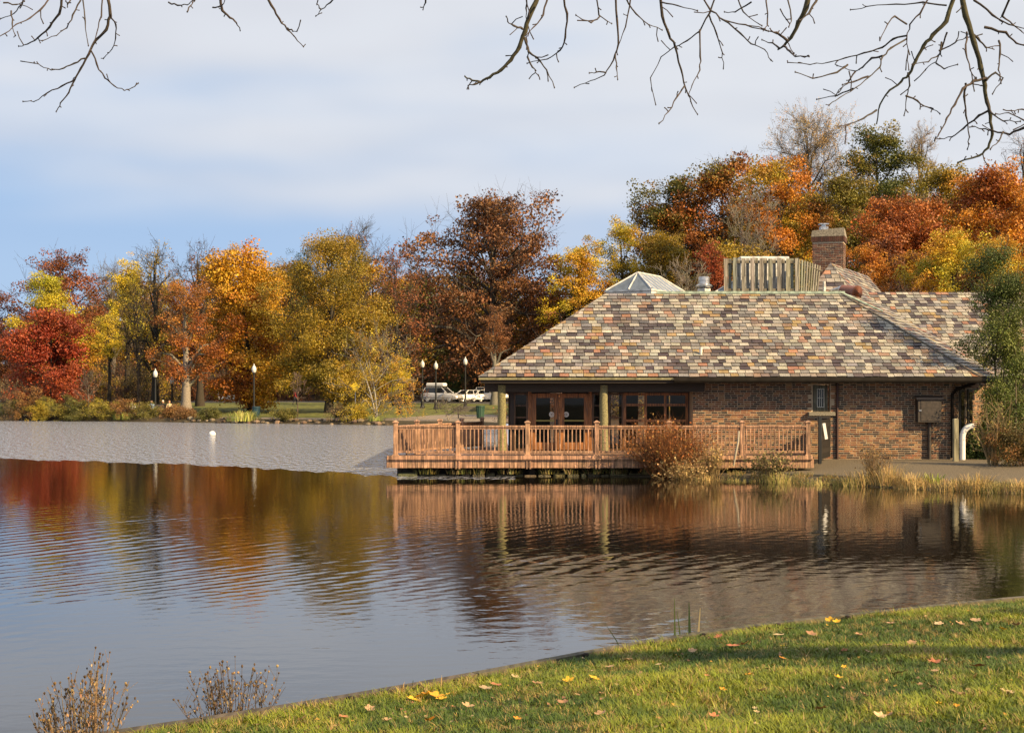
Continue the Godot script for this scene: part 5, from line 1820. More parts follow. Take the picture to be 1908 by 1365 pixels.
func park() -> void:
	lamp_post(289, 686, 129, "lamp post in front of the tall dark trunks on the far shore")
	lamp_post(320, 700, 141, "thinner lamp post left of the pale thick trunk")
	lamp_post(473, 677, 126, "lamp post beside the blue green bin under the orange tree")
	lamp_post(787, 669, 140, "lamp post right of the yellow trees, leftmost of the pair by the cars")
	lamp_post(812, 672, 138, "lamp post in front of a dark trunk behind the silver car")
	lamp_post(867, 664, 139, "lamp post above the white cars behind the evergreen bush")
	bin(477, 124.2, 0.92, Color(0.02, 0.06, 0.085), "blue green litter bin beside the lamp post under the orange tree")
	bin(895, 117.5, 1.05, Color(0.03, 0.075, 0.05), "green litter bin on the lawn right of the park bench")
	bin(757, 152.0, 1.0, Color(0.012, 0.012, 0.012), "black litter bin left of the silver car")
	bench(872, 117.5, 0.1, "dark park bench on the lawn behind the deck railing")
	bench(250, 130.6, 0.15, "park bench with a person in white on the far shore")
	bench(284, 131.2, 0.0, "park bench with a person in blue beside the dark lamp post")
	bench(309, 131.6, -0.1, "park bench with two people right of the dark lamp post")
	person(246, 130.75, 0.3, "person in a white top sitting on a bench at far left", true, Color(0.7, 0.7, 0.7), Color(0.2, 0.2, 0.22), Color(0.03, 0.02, 0.015))
	person(282, 131.35, -0.1, "person in a light blue shirt sitting beside the dark lamp post", true, Color(0.22, 0.33, 0.5), Color(0.03, 0.05, 0.04), Color(0.04, 0.025, 0.02))
	person(303, 131.75, 0.0, "person in black with a white cap sitting on a bench", true, Color(0.015, 0.015, 0.018), Color(0.015, 0.015, 0.018), Color(0.75, 0.75, 0.75))
	person(315, 131.7, 0.2, "person in a tan jacket sitting right of the one in black", true, Color(0.50, 0.40, 0.25), Color(0.03, 0.03, 0.035), Color(0.09, 0.05, 0.03))
	person(549, 154.0, 1.9, "person in a red jacket walking along the park road", false, Color(0.45, 0.03, 0.05), Color(0.04, 0.04, 0.06), Color(0.05, 0.03, 0.02), 1.6)
	person(411, 163.0, -0.6, "person in dark clothes standing beside the white cart", false, Color(0.02, 0.02, 0.025), Color(0.02, 0.02, 0.025), Color(0.03, 0.02, 0.02), 1.75)
	var s := car(824, 162.5, -0.45, "silver_car", "silver estate car with a white roof box by the far lawn", M.paint_silver, true)
	s.position.y += 0.05
	var rb := Mb.new()
	rb.cham(Vector3(-0.7, 2.02, 0.1), Vector3(2.3, 0.34, 0.9), 0.08)
	put("roof_box", rb.mesh(true), M.plastic_white, s)
	for x in [-1.4, 0.0]:
		var r := Mb.new()
		r.box(Vector3(x, 1.80, 0), Vector3(0.06, 0.14, 1.2))
		put("roof_rack", r.mesh(true), M.black_metal, s)
	car(869, 167, PI + 0.75, "white_car", "white saloon car parked next to the silver estate car", M.paint_white, false)
	car(890, 168, PI + 0.75, "white_car", "second white saloon car from the silver estate car", M.paint_white, false)
	car(916, 168, -0.8, "white_hatchback", "white hatchback with red tail light nearest the boathouse column", M.paint_white, true)
	# a white utility cart on the road beyond the orange tree
	var cart := thing("utility_cart", "small white utility cart on the road beneath the orange tree", "cart", W(gx(424, 168), ground(424, 168), 168), 0.2)
	var cm := Mb.new()
	cm.cham(Vector3(0.35, 0.62, 0), Vector3(1.1, 0.5, 1.1), 0.05)
	put("load_box", cm.mesh(true), M.plastic_white, cart)
	var c2 := Mb.new()
	c2.cham(Vector3(-0.7, 0.55, 0), Vector3(0.9, 0.3, 1.1), 0.05)
	c2.box(Vector3(-0.7, 1.55, 0), Vector3(1.0, 0.06, 1.1))
	for x in [-1.1, -0.3]:
		for z in [-0.5, 0.5]:
			c2.stick(Vector3(x, 0.6, z), Vector3(x, 1.55, z), 0.03)
	put("cab", c2.mesh(true), M.paint_white, cart)
	for x in [-0.85, 0.6]:
		for z in [-0.5, 0.5]:
			var w := Mb.new()
			w.stick(Vector3(x, 0.24, z - 0.08), Vector3(x, 0.24, z + 0.08), 0.24, 0.24, 12)
			put("wheel", w.mesh(true), M.tyre, cart)
	# yellow warning sign half hidden by the birch
	var sg := thing("warning_sign", "yellow diamond sign half hidden by the birch leaves", "sign", W(gx(662, 116.8), ground(662, 116.8), 116.8))
	var pm := Mb.new()
	pm.stick(Vector3(0, 0, 0), Vector3(0, 3.0, 0), 0.035)
	put("pole", pm.mesh(), M.steel, sg)
	var pl := Mb.new()
	var sy := gy(720, 116.8) - ground(662, 116.8)
	pl.box(Vector3(0, sy, 0.05), Vector3(0.58, 0.58, 0.012), Basis(Vector3.BACK, PI / 4))
	put("plate", pl.mesh(true), M.yellow_sign, sg)
	# buoy
	var bu := thing("buoy", "round white buoy floating on the lake", "buoy", W(gx(395, 90.5), 0, 90.5))
	var bm := Mb.new()
	bm.lathe(Vector3.ZERO, [[0.0, -0.15], [0.16, -0.1], [0.215, 0.02], [0.215, 0.12], [0.16, 0.22], [0.08, 0.265], [0.0, 0.275]], 18)
	put("float", bm.mesh(), M.plastic_white, bu)
	var bb := Mb.new()
	bb.col = Color(0.12, 0.11, 0.09)
	bb.lathe(Vector3.ZERO, [[0.19, -0.03], [0.222, 0.0], [0.222, 0.02], [0.20, 0.02]], 18)
	put("waterline_band", bb.mesh(), M.plain, bu)
	# shoreline: low shrubs, strap leaved clumps, rocks
	var low := [[8, 128.5, 60, 705, 3], [52, 129.5, 70, 722, 0], [100, 129, 66, 742, 1], [140, 127.8, 56, 750, 2], [128, 130, 50, 735, 3], [190, 127.2, 60, 752, 1], [232, 126.8, 54, 750, 0], [270, 126.6, 56, 757, 2], [318, 125.8, 44, 760, 0], [20, 131, 44, 748, 2], [70, 128.4, 40, 752, 4], [388, 123, 30, 765, 2], [628, 117, 36, 760, 3], [660, 116.6, 36, 760, 4], [175, 129, 30, 745, 4], [345, 124.4, 30, 768, 0], [528, 119.4, 26, 770, 2]]
	var cols := [[Color(0.17, 0.09, 0.035), Color(0.24, 0.12, 0.04)], [Color(0.15, 0.14, 0.025), Color(0.24, 0.20, 0.03)], [Color(0.10, 0.10, 0.02), Color(0.17, 0.15, 0.03)], [Color(0.20, 0.14, 0.07), Color(0.14, 0.10, 0.05)], [Color(0.36, 0.27, 0.03), Color(0.25, 0.22, 0.03)]]
	var words := ["rust brown", "olive yellow", "dull green", "greyish tan", "yellowish"]
	for l in low:
		make_tree({"name": "shore_bush", "cat": "shrub", "label": "low %s bush at the water's edge on the far shore" % words[l[4]], "group": "low %s bushes on the far shore" % words[l[4]], "px": float(l[0]), "d": float(l[1]), "top": float(l[3]), "w": float(l[2]), "cb": 778.0, "cols": cols[l[4]], "n": 90, "cs": 0.62, "stems": 4, "shape": "dome", "tr": 0.05, "bare": 0.6, "limbs": 12, "subs": 3, "leaf": "sparse" if l[4] == 3 else "broad"})
	grass_clump("strap_leaf_clump", "large clump of yellow green strap leaves under the far lamp post", 452, 120.6, 3.0, 1.15, 260, [Color(0.30, 0.32, 0.06), Color(0.20, 0.25, 0.05), Color(0.42, 0.38, 0.12)], "", 0.6, 0.028)
	grass_clump("strap_leaf_clump", "small clump of green strap leaves left of the dark lamp post", 228, 126.2, 1.7, 0.9, 140, [Color(0.26, 0.28, 0.05), Color(0.17, 0.20, 0.04)], "", 0.6, 0.028)
	grass_clump("strap_leaf_clump", "green tuft at the foot of the birch", 700, 115.2, 1.5, 0.5, 120, [Color(0.18, 0.24, 0.04), Color(0.28, 0.28, 0.06)], "", 0.6, 0.022)
	rng.seed = 88
	for i in 46:
		var px := 335.0 + i * 8.6 + rr(-3, 3)
		var d := shore(px) + rr(0.0, 1.3)
		var b := Mb.new()
		b.col = jit([Color(0.30, 0.22, 0.14), Color(0.20, 0.14, 0.09), Color(0.38, 0.30, 0.21), Color(0.10, 0.075, 0.05)][rng.randi() % 4], 0.2)
		var r := rr(0.14, 0.34)
		var pr := []
		for k in 6:
			var a := PI * k / 5.0
			pr.append([sin(a) * r * rr(0.85, 1.15) + 0.001, -cos(a) * r * rr(0.5, 0.7)])
		b.lathe(Vector3.ZERO, pr, 7)
		var o := put("shore_rock", b.mesh(true), M.rock)
		o.position = W(gx(px, d), maxf(0.02, ground(px, d)) + r * 0.1, d)
		o.rotation.y = rr(0, TAU)
		tag(o, "rounded brown rock in the row lining the far shore", "rock", "rocks along the far shore")

# ---------- near bank ----------
const EDGE := [[-30, 1.0], [-12, 4.2], [-6, 7.3], [-2.49, 9.86], [-1.22, 10.78], [0.647, 12.6], [1.846, 13.74], [5.75, 15.98], [12, 18.6], [30, 23]]
func edge_d(x: float) -> float:
	var s := 0.0
	for k in 5:
		s += along(EDGE, x + (k - 2) * 0.5)
	return s / 5.0
func lawn_y(x: float, d: float) -> float:
	var o := edge_d(x) - d
	return 0.70 + 0.065 * maxf(o, 0) + fn.get_noise_2d(x * 14.0, d * 14.0) * 0.05 * smoothstep(0.0, 1.5, o)
func foreground() -> void:
	var mb := Mb.new()
	var prev := []
	for i in range(-48, 112):
		var x := i * 0.25
		var row := []
		for k in 44:
			var d := edge_d(x) - pow(k / 43.0, 1.4) * 16.0
			row.append(W(x, lawn_y(x, d), d))
		if prev:
			for k in 43:
				mb.quad(prev[k + 1], prev[k], row[k], row[k + 1])
			mb.quad(prev[0], prev[0] + Vector3(0, -1.6, -0.05), row[0] + Vector3(0, -1.6, -0.05), row[0])
		prev = row
	struct("near_lawn", mb.mesh(), M.near_soil)
	# weathered timber edging in lengths
	var ed := thing("timber_edging", "weathered grey timber edging along the near bank", "edging")
	var x := -6.0
	rng.seed = 91
	while x < 14.0:
		var a := W(x, 0, edge_d(x) + 0.03)
		var b := W(x + 1.9, 0, edge_d(x + 1.9) + 0.03)
		var n := 4
		var bm := Mb.new()
		bm.col = jit(Color(0.15, 0.125, 0.08), 0.15)
		for k in n:
			var x0 := x + 1.9 * k / n
			var x1 := x + 1.9 * (k + 1) / n - (0.012 if k == n - 1 else 0.0)
			var p0 := W(x0, 0.50, edge_d(x0) + 0.03)
			var p1 := W(x1, 0.50, edge_d(x1) + 0.03)
			var dn := (p1 - p0).normalized().cross(Vector3.UP) * 0.045
			bm.hexa([p0 - dn, p1 - dn, p1 + dn, p0 + dn, p0 - dn + Vector3(0, 0.245, 0), p1 - dn + Vector3(0, 0.245, 0), p1 + dn + Vector3(0, 0.245, 0), p0 + dn + Vector3(0, 0.245, 0)])
		put("plank", bm.mesh(true), M.grey_wood, ed)
		x += 1.9
	for k in [[654, 1310], [1092, 1226], [1215, 1203], [1312, 1184], [1450, 1166], [1580, 1148]]:
		var d := 9.0
		for i in 20: # follow the sight line to the edge
			d = lerpf(d, edge_d(gx(k[0], d)) - 0.08, 0.6)
		var xx := gx(k[0], d)
		var sm := Mb.new()
		sm.col = Color(0.035, 0.02, 0.015)
		sm.lathe(W(xx, 0.45, d), [[0.024, 0.0], [0.024, 0.265], [0.029, 0.27], [0.030, 0.295], [0.02, 0.305], [0.0, 0.308]], 9)
		put("stake", sm.mesh(true), M.bark, ed)
	# grass
	var kinds := []
	for k in 4:
		var t := Mb.new()
		rng.seed = 300 + k
		for i in 9:
			var a := rr(0, TAU)
			var f := Vector3(cos(a), 0, sin(a)) * rr(0, 0.035)
			var l := Vector3(cos(a), 0, sin(a)) * rr(0.015, 0.085)
			var hh := rr(0.014, 0.05) * (1.0 if k < 3 else 1.6)
			var s := rr(0.65, 1.0)
			t.col = Color(s, s, s * rr(0.7, 1.0))
			t.blade(PackedVector3Array([f, f + Vector3(0, hh * 0.65, 0) + l * 0.4, f + Vector3(0, hh, 0) + l]), 0.0036, Vector3(cos(a + 1.57), 0, sin(a + 1.57)))
		kinds.append(t.mesh(true))
	var ts := [[], [], [], []]
	var cs := [[], [], [], []]
	rng.seed = 307
	for i in 60000:
		var d := sqrt(rr(7.0 * 7.0, 16.5 * 16.5))
		var px := rr(250, 1960)
		var xx := gx(px, d)
		var o := edge_d(xx) - d
		if o < 0.06 + 0.15 * fn.get_noise_2d(xx * 55.0, 3.0) or o > 7.5:
			continue
		var nz := fn.get_noise_2d(xx * 22.0, d * 22.0)
		var n2 := fn.get_noise_2d(xx * 70.0 + 40, d * 70.0)
		var k := rng.randi() % 3
		if rng.randf() < 0.035:
			k = 3
		var sc := rr(0.7, 1.25) * (1.0 + 0.4 * nz)
		ts[k].append(Transform3D(Basis.from_euler(Vector3(rr(-0.2, 0.2), rr(0, TAU), rr(-0.2, 0.2))).scaled(Vector3.ONE * sc), W(xx, lawn_y(xx, d) - 0.004, d)))
		var g := Color(0.070, 0.120, 0.006).lerp(Color(0.235, 0.265, 0.010), clampf(0.42 + nz * 1.5 + n2 * 0.8 + rr(-0.3, 0.3), 0, 1))
		if rng.randf() < 0.07 + 0.30 * clampf(n2 * 2.2 - 0.1, 0, 1):
			g = Color(0.36, 0.25, 0.09)
		cs[k].append(jit(g, 0.2))
	for k in 4:
		var o := many("lawn_grass", kinds[k], M.grass_blade, ts[k], cs[k])
		tag(o, "short yellow green grass covering the near lawn" if k < 3 else "taller pale grass blades scattered over the near lawn", "grass")
		o.set_meta("kind", "stuff")
	# crumbs of old leaves and clippings
	var ft := []
	var fc := []
	var fm := Mb.new()
	fm.tri(Vector3(-1, 0, -0.4), Vector3(0, 0.35, 0.7), Vector3(0.9, 0.1, -0.3))
	fm.tri(Vector3(-1, 0, -0.4), Vector3(0.9, 0.1, -0.3), Vector3(0.1, 0.3, -0.9))
	for i in 2600:
		var d := sqrt(rr(7.0 * 7.0, 16.5 * 16.5))
		var xx := gx(rr(250, 1960), d)
		if edge_d(xx) - d < 0.12 or fn.get_noise_2d(xx * 45.0 + 9, d * 45.0) + rr(-0.25, 0.25) < 0.05:
			continue
		ft.append(Transform3D(Basis.from_euler(Vector3(rr(-0.6, 0.6), rr(0, TAU), rr(-0.6, 0.6))).scaled(Vector3.ONE * rr(0.006, 0.024)), W(xx, lawn_y(xx, d) + rr(0.01, 0.04), d)))
		fc.append(jit([Color(0.30, 0.18, 0.09), Color(0.22, 0.11, 0.05), Color(0.42, 0.29, 0.14), Color(0.14, 0.07, 0.035), Color(0.45, 0.26, 0.04)][rng.randi() % 5], 0.2))
	var lit := many("leaf_litter", fm.mesh(true), M.dry_leaf, ft, fc)
	tag(lit, "crumbled bits of brown leaves strewn through the lawn", "leaf litter")
	lit.set_meta("kind", "stuff")
	# fallen leaves: lobed, curled
	rng.seed = 311
	var spots := [[1548, 1163, 0, 1.2], [1560, 1165, 0, 0.9], [1060, 1277, 0, 1.0], [1108, 1272, 0, 1.1], [780, 1308, 0, 1.6], [812, 1306, 0, 1.5], [835, 1303, 0, 1.1], [770, 1312, 0, 1.3], [796, 1302, 0, 1.2], [822, 1312, 0, 1.0], [1458, 1234, 0, 0.8], [1398, 1266, 0, 0.8], [1563, 1272, 0, 0.8], [1742, 1243, 1, 1.2], [1870, 1180, 0, 0.9], [1340, 1194, 1, 1.1], [1365, 1210, 1, 1.4], [1385, 1208, 1, 1.0], [1452, 1190, 2, 1.2], [1470, 1178, 2, 1.1], [1512, 1188, 2, 1.1], [1660, 1168, 2, 1.2], [1655, 1210, 2, 1.0], [1750, 1168, 2, 1.1], [1790, 1170, 2, 1.0], [1820, 1162, 2, 1.2], [1895, 1172, 2, 1.1], [1613, 1306, 2, 0.9], [1675, 1262, 2, 1.2], [1822, 1250, 1, 1.4], [1170, 1238, 2, 1.1], [1135, 1250, 2, 0.9], [905, 1290, 2, 1.2], [925, 1285, 1, 1.1], [960, 1270, 2, 1.0], [1000, 1282, 2, 1.0], [870, 1325, 2, 1.0], [640, 1345, 1, 1.0], [690, 1330, 2, 0.9], [1290, 1220, 2, 0.9], [1420, 1296, 2, 0.9], [1530, 1330, 1, 1.0], [1780, 1300, 2, 1.0], [1640, 1345, 2, 0.9], [1250, 1300, 0, 0.8], [1120, 1340, 2, 0.9], [1330, 1345, 1, 0.8], [1700, 1205, 2, 1.0], [1600, 1190, 2, 1.0], [800, 1352, 0, 0.9], [1050, 1318, 2, 0.9], [1875, 1300, 2, 1.1], [720, 1352, 2, 0.8], [480, 1360, 2, 0.9], [560, 1350, 2, 0.8]]
	var lc := [[Color(0.62, 0.36, 0.02), Color(0.55, 0.24, 0.02)], [Color(0.42, 0.18, 0.08), Color(0.36, 0.13, 0.06)], [Color(0.40, 0.25, 0.13), Color(0.30, 0.17, 0.09), Color(0.46, 0.33, 0.18)]]
	var lw := ["fallen yellow maple leaf lying on the near lawn", "fallen reddish brown leaf lying on the near lawn", "fallen tan curled leaf lying on the near lawn"]
	for i in 90: # smaller leaves in loose drifts
		var sx := rr(420, 1900)
		var sy := rr(1170, 1360)
		var dq := 2.45 * F / (sy - HZ)
		if edge_d(gx(sx, dq)) - dq < 0.35 or fn.get_noise_2d(sx * 0.35, sy * 0.9) < -0.05:
			continue
		spots.append([sx, sy, 2 if rng.randf() < 0.6 else (1 if rng.randf() < 0.6 else 0), rr(0.35, 0.7)])
	for s in spots:
		var d := 9.0
		for i in 30: # where the sight line meets the lawn
			var g := lawn_y(gx(s[0], d), d)
			d = lerpf(d, (EYE - g) * F / (s[1] - HZ), 0.5)
		var xx := gx(s[0], d)
		var m := Mb.new()
		m.col = jit(lc[s[2]][rng.randi() % lc[s[2]].size()], 0.15)
		var r: float = 0.045 * s[3]
		var rim := []
		var cur := rr(0.2, 0.9)
		for k in 20:
			var a := TAU * k / 20
			var q := r * (0.62 + 0.38 * absf(cos(a * 2.5)) + 0.08 * sin(a * 9)) * (1.25 if absf(a - PI) < 0.5 else 1.0)
			rim.append(Vector3(cos(a) * q, q * q / r * cur * 0.5 + rr(0, 0.004), sin(a) * q))
		for k in 20:
			m.tri(Vector3.ZERO, rim[k], rim[(k + 1) % 20])
		m.stick(rim[10], rim[10] * 1.6 + Vector3(0, 0.01, 0), 0.0015, 0.001, 3)
		var o := put("fallen_leaf", m.mesh(true), M.dry_leaf)
		o.position = W(xx, lawn_y(xx, d) + 0.035, d)
		o.rotation = Vector3(rr(-0.1, 0.35), rr(0, TAU), rr(-0.3, 0.3))
		tag(o, lw[s[2]], "leaf", ["yellow leaves on the lawn", "reddish leaves on the lawn", "tan leaves on the lawn"][s[2]])
	# tall blades at the edge, dry seed heads in the water margin, a small nettle like sprig
	for b in [[1258, 1190, 1114, 1257, "thin green upright blade at the lawn's edge, leftmost of the upright ones", 0.012], [1272, 1192, 1138, 1262, "thin green blade crossing behind the thin upright one", 0.011], [1286, 1190, 1122, 1284, "broad dark green cattail blade at the lawn's edge", 0.020], [1299, 1188, 1133, 1305, "dry tan blade right of the broad green one", 0.016], [1173, 1213, 1162, 1128, "green blade leaning far left over the water", 0.010]]:
		var d := 9.0
		for i in 20:
			d = lerpf(d, edge_d(gx(b[0], d)) + 0.10, 0.6)
		var m := Mb.new()
		m.col = Color(0.11, 0.15, 0.025) if b[0] != 1299 else Color(0.55, 0.42, 0.20)
		if b[0] == 1286:
			m.col = Color(0.05, 0.085, 0.018)
		var p0 := at(b[0], b[1] + 30, d)
		var p1 := at(b[3], b[2], d)
		var pm := p0.lerp(p1, 0.55) + Vector3(0, 0.03 if b[0] == 1173 else 0.0, 0)
		m.blade(PackedVector3Array([p0, p0.lerp(pm, 0.6), pm, pm.lerp(p1, 0.6), p1]), b[5], Vector3(0.9, 0, 0.43) if b[0] != 1173 else Vector3(0.5, 0.6, 0.6))
		tag(put("reed_blade", m.mesh(true), M.grass_blade), b[4], "reed", "reed blades at the lawn's edge")
	var sw := [Color(0.19, 0.12, 0.065), Color(0.25, 0.17, 0.09), Color(0.30, 0.21, 0.12)]
	seedheads("dry_seed_plant", "large dry seed head plant at lower left with a thick stem", 150, 9.2, 1365, 1210, 215, 52, sw, 411)
	seedheads("dry_seed_plant", "dry seed head plant growing just behind the timber edging", 435, 10.6, 1345, 1216, 215, 48, [Color(0.11, 0.075, 0.045), Color(0.15, 0.10, 0.055), Color(0.19, 0.13, 0.075)], 412)
	var sp := thing("green_sprig", "small dark green leafy sprig at the lawn's edge", "plant", W(0, 0, 0))
	var d := 9.0
	for i in 20:
		d = lerpf(d, edge_d(gx(768, d)) - 0.05, 0.6)
	var st := Mb.new()
	st.col = Color(0.06, 0.08, 0.02)
	var b0 := at(766, 1300, d)
	st.tube(PackedVector3Array([b0, at(767, 1285, d), at(769, 1273, d)]), PackedFloat32Array([0.004, 0.003, 0.002]), 4)
	put("stem", st.mesh(), M.twig, sp)
	for q in [[758, 1281], [777, 1279], [769, 1273], [762, 1289], [776, 1288]]:
		var lf := Mb.new()
		lf.col = Color(0.035, 0.06, 0.015)
		var c := at(q[0], q[1], d)
		var ax := (c - at(767, 1284, d)).normalized() * 0.03
		lf.tri(c - ax * 0.6, c + Vector3(0, 0.022, 0.02), c + ax)
		lf.tri(c - ax * 0.6, c + ax, c + Vector3(0, -0.018, 0.01))
		put("leaf", lf.mesh(true), M.leaf, sp)

func seedheads(called: String, label: String, px: float, d: float, base: float, top: float, w: float, n: int, cols: Array, seed_: int) -> void:
	rng.seed = seed_
	var o := thing(called, label, "plant", W(gx(px, d), 0, d))
	var y0 := gy(base, d) - 0.25
	var H := gy(top, d) - y0
	var R := w * 0.5 * d / F
	var st := Mb.new()
	var hd := Mb.new()
	var ends := []
	for i in n:
		var x := rr(-1, 1)
		var t := sqrt(rng.randf())
		var f := Vector3(x * R * 0.45 + rr(-0.05, 0.05), y0, rr(-0.12, 0.12))
		var peak := 1.0 - 0.42 * absf(x + (0.0 if n < 50 else -0.25)) + rr(-0.12, 0.05)
		if n < 50:
			peak = 1.0 - 0.25 * x * x + rr(-0.2, 0.0)
		var e := Vector3(x * R * rr(0.8, 1.05), y0 + H * peak * lerpf(0.6, 1.0, t), f.z + rr(-0.2, 0.2))
		var m := f.lerp(e, 0.55) + Vector3(0, 0.05 * H, 0)
		st.col = jit(cols[rng.randi() % 3], 0.3)
		var r := 0.0036 if i > 1 or n < 50 else 0.012
		st.tube(PackedVector3Array([f, f.lerp(m, 0.5), m, e]), PackedFloat32Array([r, r * 0.9, r * 0.7, r * 0.4]), 5)
		ends.append(e)
		for j in 7:
			var s := f.lerp(m, rr(0.3, 1.0)) if rng.randf() < 0.5 else m.lerp(e, rr(0.0, 0.8))
			var q := s + Vector3(rr(-1, 1) * 0.09, rr(0.02, 0.13), rr(-0.06, 0.06))
			st.tube(PackedVector3Array([s, s.lerp(q, 0.5) + Vector3(0, -0.006, 0), q]), PackedFloat32Array([r * 0.5, r * 0.4, r * 0.3]), 4)
			if rng.randf() < 0.5:
				ends.append(q)
			var lp := s.lerp(q, 0.3)
			hd.col = jit(cols[rng.randi() % 3] * 1.2, 0.35)
			var ax := Vector3(rr(-0.5, 0.5), -1, rr(-0.5, 0.5)).normalized() * rr(0.015, 0.045)
			var sd := ax.cross(rvec()).normalized() * 0.007
			hd.quad(lp, lp + ax * 0.5 + sd, lp + ax, lp + ax * 0.5 - sd)
	for e in ends:
		hd.col = jit([Color(0.10, 0.06, 0.03), Color(0.17, 0.10, 0.04), Color(0.30, 0.20, 0.09), Color(0.07, 0.045, 0.025)][rng.randi() % 4], 0.25)
		var r := rr(0.006, 0.0115)
		hd.lathe(e, [[0.001, -r * rr(0.8, 1.6)], [r * rr(0.7, 1.0), -r * 0.2], [r * rr(0.6, 1.1), r * 0.6], [r * 0.3, r * rr(0.7, 1.3)]], 5)
	put("stems", st.mesh(), M.twig, o).set_meta("kind", "stuff")
	put("seed_heads", hd.mesh(true), M.cloth, o).set_meta("kind", "stuff")

# ---------- bare branches overhead ----------
func overhead() -> void:
	# the tree they grow on stands outside the picture to the right; its bough shades the lawn
	var bark := Color(0.12, 0.105, 0.055)
	var tr := thing("lawn_tree", "big bare tree standing on the near lawn beyond the right edge", "tree", W(21.0, lawn_y(21.0, 3.0) - 0.2, 3.0))
	var tm := Mb.new()
	tm.col = bark
	tm.tube(PackedVector3Array([Vector3(0, 0, 0), Vector3(0.1, 0.5, 0), Vector3(0.1, 4, 0.1), Vector3(-0.3, 7.5, -0.4), Vector3(-0.6, 10, -0.6)]), PackedFloat32Array([0.75, 0.5, 0.42, 0.34, 0.2]), 12)
	tm.tube(PackedVector3Array([Vector3(0.0, 5.0, 0), Vector3(-2.5, 5.6, -0.4), Vector3(-6.0, 6.0, -1.7), Vector3(-8.8, 6.2, -2.1), Vector3(-12.0, 6.5, -2.3)]), PackedFloat32Array([0.34, 0.30, 0.27, 0.23, 0.10]), 10)
	put("trunk", tm.mesh(), M.bark, tr)
	branch("left_branch", "forked bare branch hanging into the upper left of the sky", 8.6, 71, [
		[[197, -30], [205, 30], [198, 55], [178, 75], [165, 100], [150, 128], [138, 150], [128, 172], [112, 192], [104, 208]], [[192, -30], [188, 30], [180, 60], [166, 95]], [[168, 92], [180, 120], [195, 145], [212, 160], [232, 169], [246, 163], [257, 155]],
		[[158, 108], [138, 118], [118, 127], [95, 130], [75, 122], [63, 116]], [[140, 148], [115, 160], [88, 173], [62, 189], [42, 189]], [[152, -20], [158, 40], [164, 85]], [[205, 28], [215, 45], [215, 70], [208, 92], [192, 109]], [[150, 0], [135, 28], [124, 52], [105, 66], [78, 76]]], 0.010)
	branch("edge_branch", "long bare twigs reaching from the upper left corner", 8.2, 72, [
		[[118, -20], [110, 25], [92, 50], [70, 70], [50, 82], [34, 86]], [[100, -10], [75, 18], [55, 33], [30, 45], [8, 62], [-20, 80]], [[50, -20], [40, 8], [25, 25], [0, 35]], [[20, 20], [22, 45], [28, 66]], [[5, 5], [30, 8], [45, 2]], [[140, -10], [125, 8], [122, 2]]], 0.008)
	branch("short_branch", "short kinked twig at the top left of centre", 8.4, 73, [[[408, -25], [414, 20], [428, 33], [440, 42], [447, 57]], [[314, 4], [330, 10], [348, 9], [362, 0]], [[348, 22], [355, 10], [362, 2]], [[396, 14], [412, 12], [424, -6]]], 0.009)
	branch("straight_twig", "straight drooping twig left of centre at the top", 8.5, 74, [[[490, -25], [505, 10], [520, 35], [535, 55], [550, 70], [565, 87]], [[536, 52], [545, 58], [553, 58]], [[640, -25], [615, 5], [598, 17], [588, 30]], [[598, 17], [590, 8]]], 0.008)
	branch("top_twig", "tiny twig tip hanging at the top edge near the middle", 8.6, 75, [[[796, -25], [793, 5], [788, 18]]], 0.007)
	branch("curved_branch", "lichened curved branch ending in an upturned tip at top centre", 8.0, 76, [
		[[1012, -35], [990, 20], [979, 58], [968, 88], [952, 112], [934, 130], [912, 144], [896, 153], [880, 150], [866, 142]], [[977, 70], [985, 96], [1005, 112], [1018, 130], [1033, 163]], [[982, 105], [992, 125], [1003, 140]], [[1022, -10], [1012, 28], [995, 50], [980, 66]], [[1046, -20], [1057, 25], [1053, 70], [1044, 94], [1020, 110], [982, 118]], [[974, 54], [958, 48], [946, 40]], [[982, -10], [980, 15], [982, 40]], [[896, 153], [884, 157], [872, 160]]], 0.0145)
	branch("slender_branch", "slender drooping twigs between the curved branch and the tangle", 8.3, 77, [
		[[1144, -25], [1150, 40], [1152, 82], [1143, 112], [1126, 140], [1100, 150], [1070, 163]], [[1147, 100], [1148, 125], [1151, 148]], [[1176, -10], [1166, 50], [1152, 85]], [[1130, 135], [1112, 134], [1098, 136]], [[1108, -20], [1116, 28], [1130, 38], [1140, 44]], [[1118, 30], [1102, 42], [1085, 36], [1073, 28]], [[1166, -5], [1185, 25], [1208, 45], [1234, 56]]], 0.0065)
	branch("tangled_branch", "dense tangle of drooping twigs right of top centre", 8.1, 78, [
		[[1230, -25], [1234, 30], [1246, 62], [1258, 86], [1270, 130], [1278, 165], [1288, 190], [1300, 213]], [[1276, 160], [1262, 180], [1246, 208], [1228, 230]], [[1340, -25], [1322, 25], [1304, 58], [1280, 76], [1256, 88], [1232, 106], [1212, 145], [1222, 195]], [[1304, 55], [1305, 105], [1304, 130], [1290, 158], [1283, 178]], [[1300, -20], [1325, 20], [1350, 38], [1390, 46], [1430, 58], [1455, 64], [1470, 82], [1480, 100]],
		[[1345, 35], [1380, 62], [1400, 82], [1425, 92], [1437, 112]], [[1322, 30], [1335, 62], [1346, 98], [1348, 128]], [[1232, 4], [1262, 10], [1300, 20]], [[1370, -20], [1385, 22], [1420, 48]], [[1428, -20], [1430, 45], [1426, 55]], [[1400, 4], [1370, 22], [1350, 22]], [[1465, -20], [1475, 35], [1470, 50]]], 0.0085)
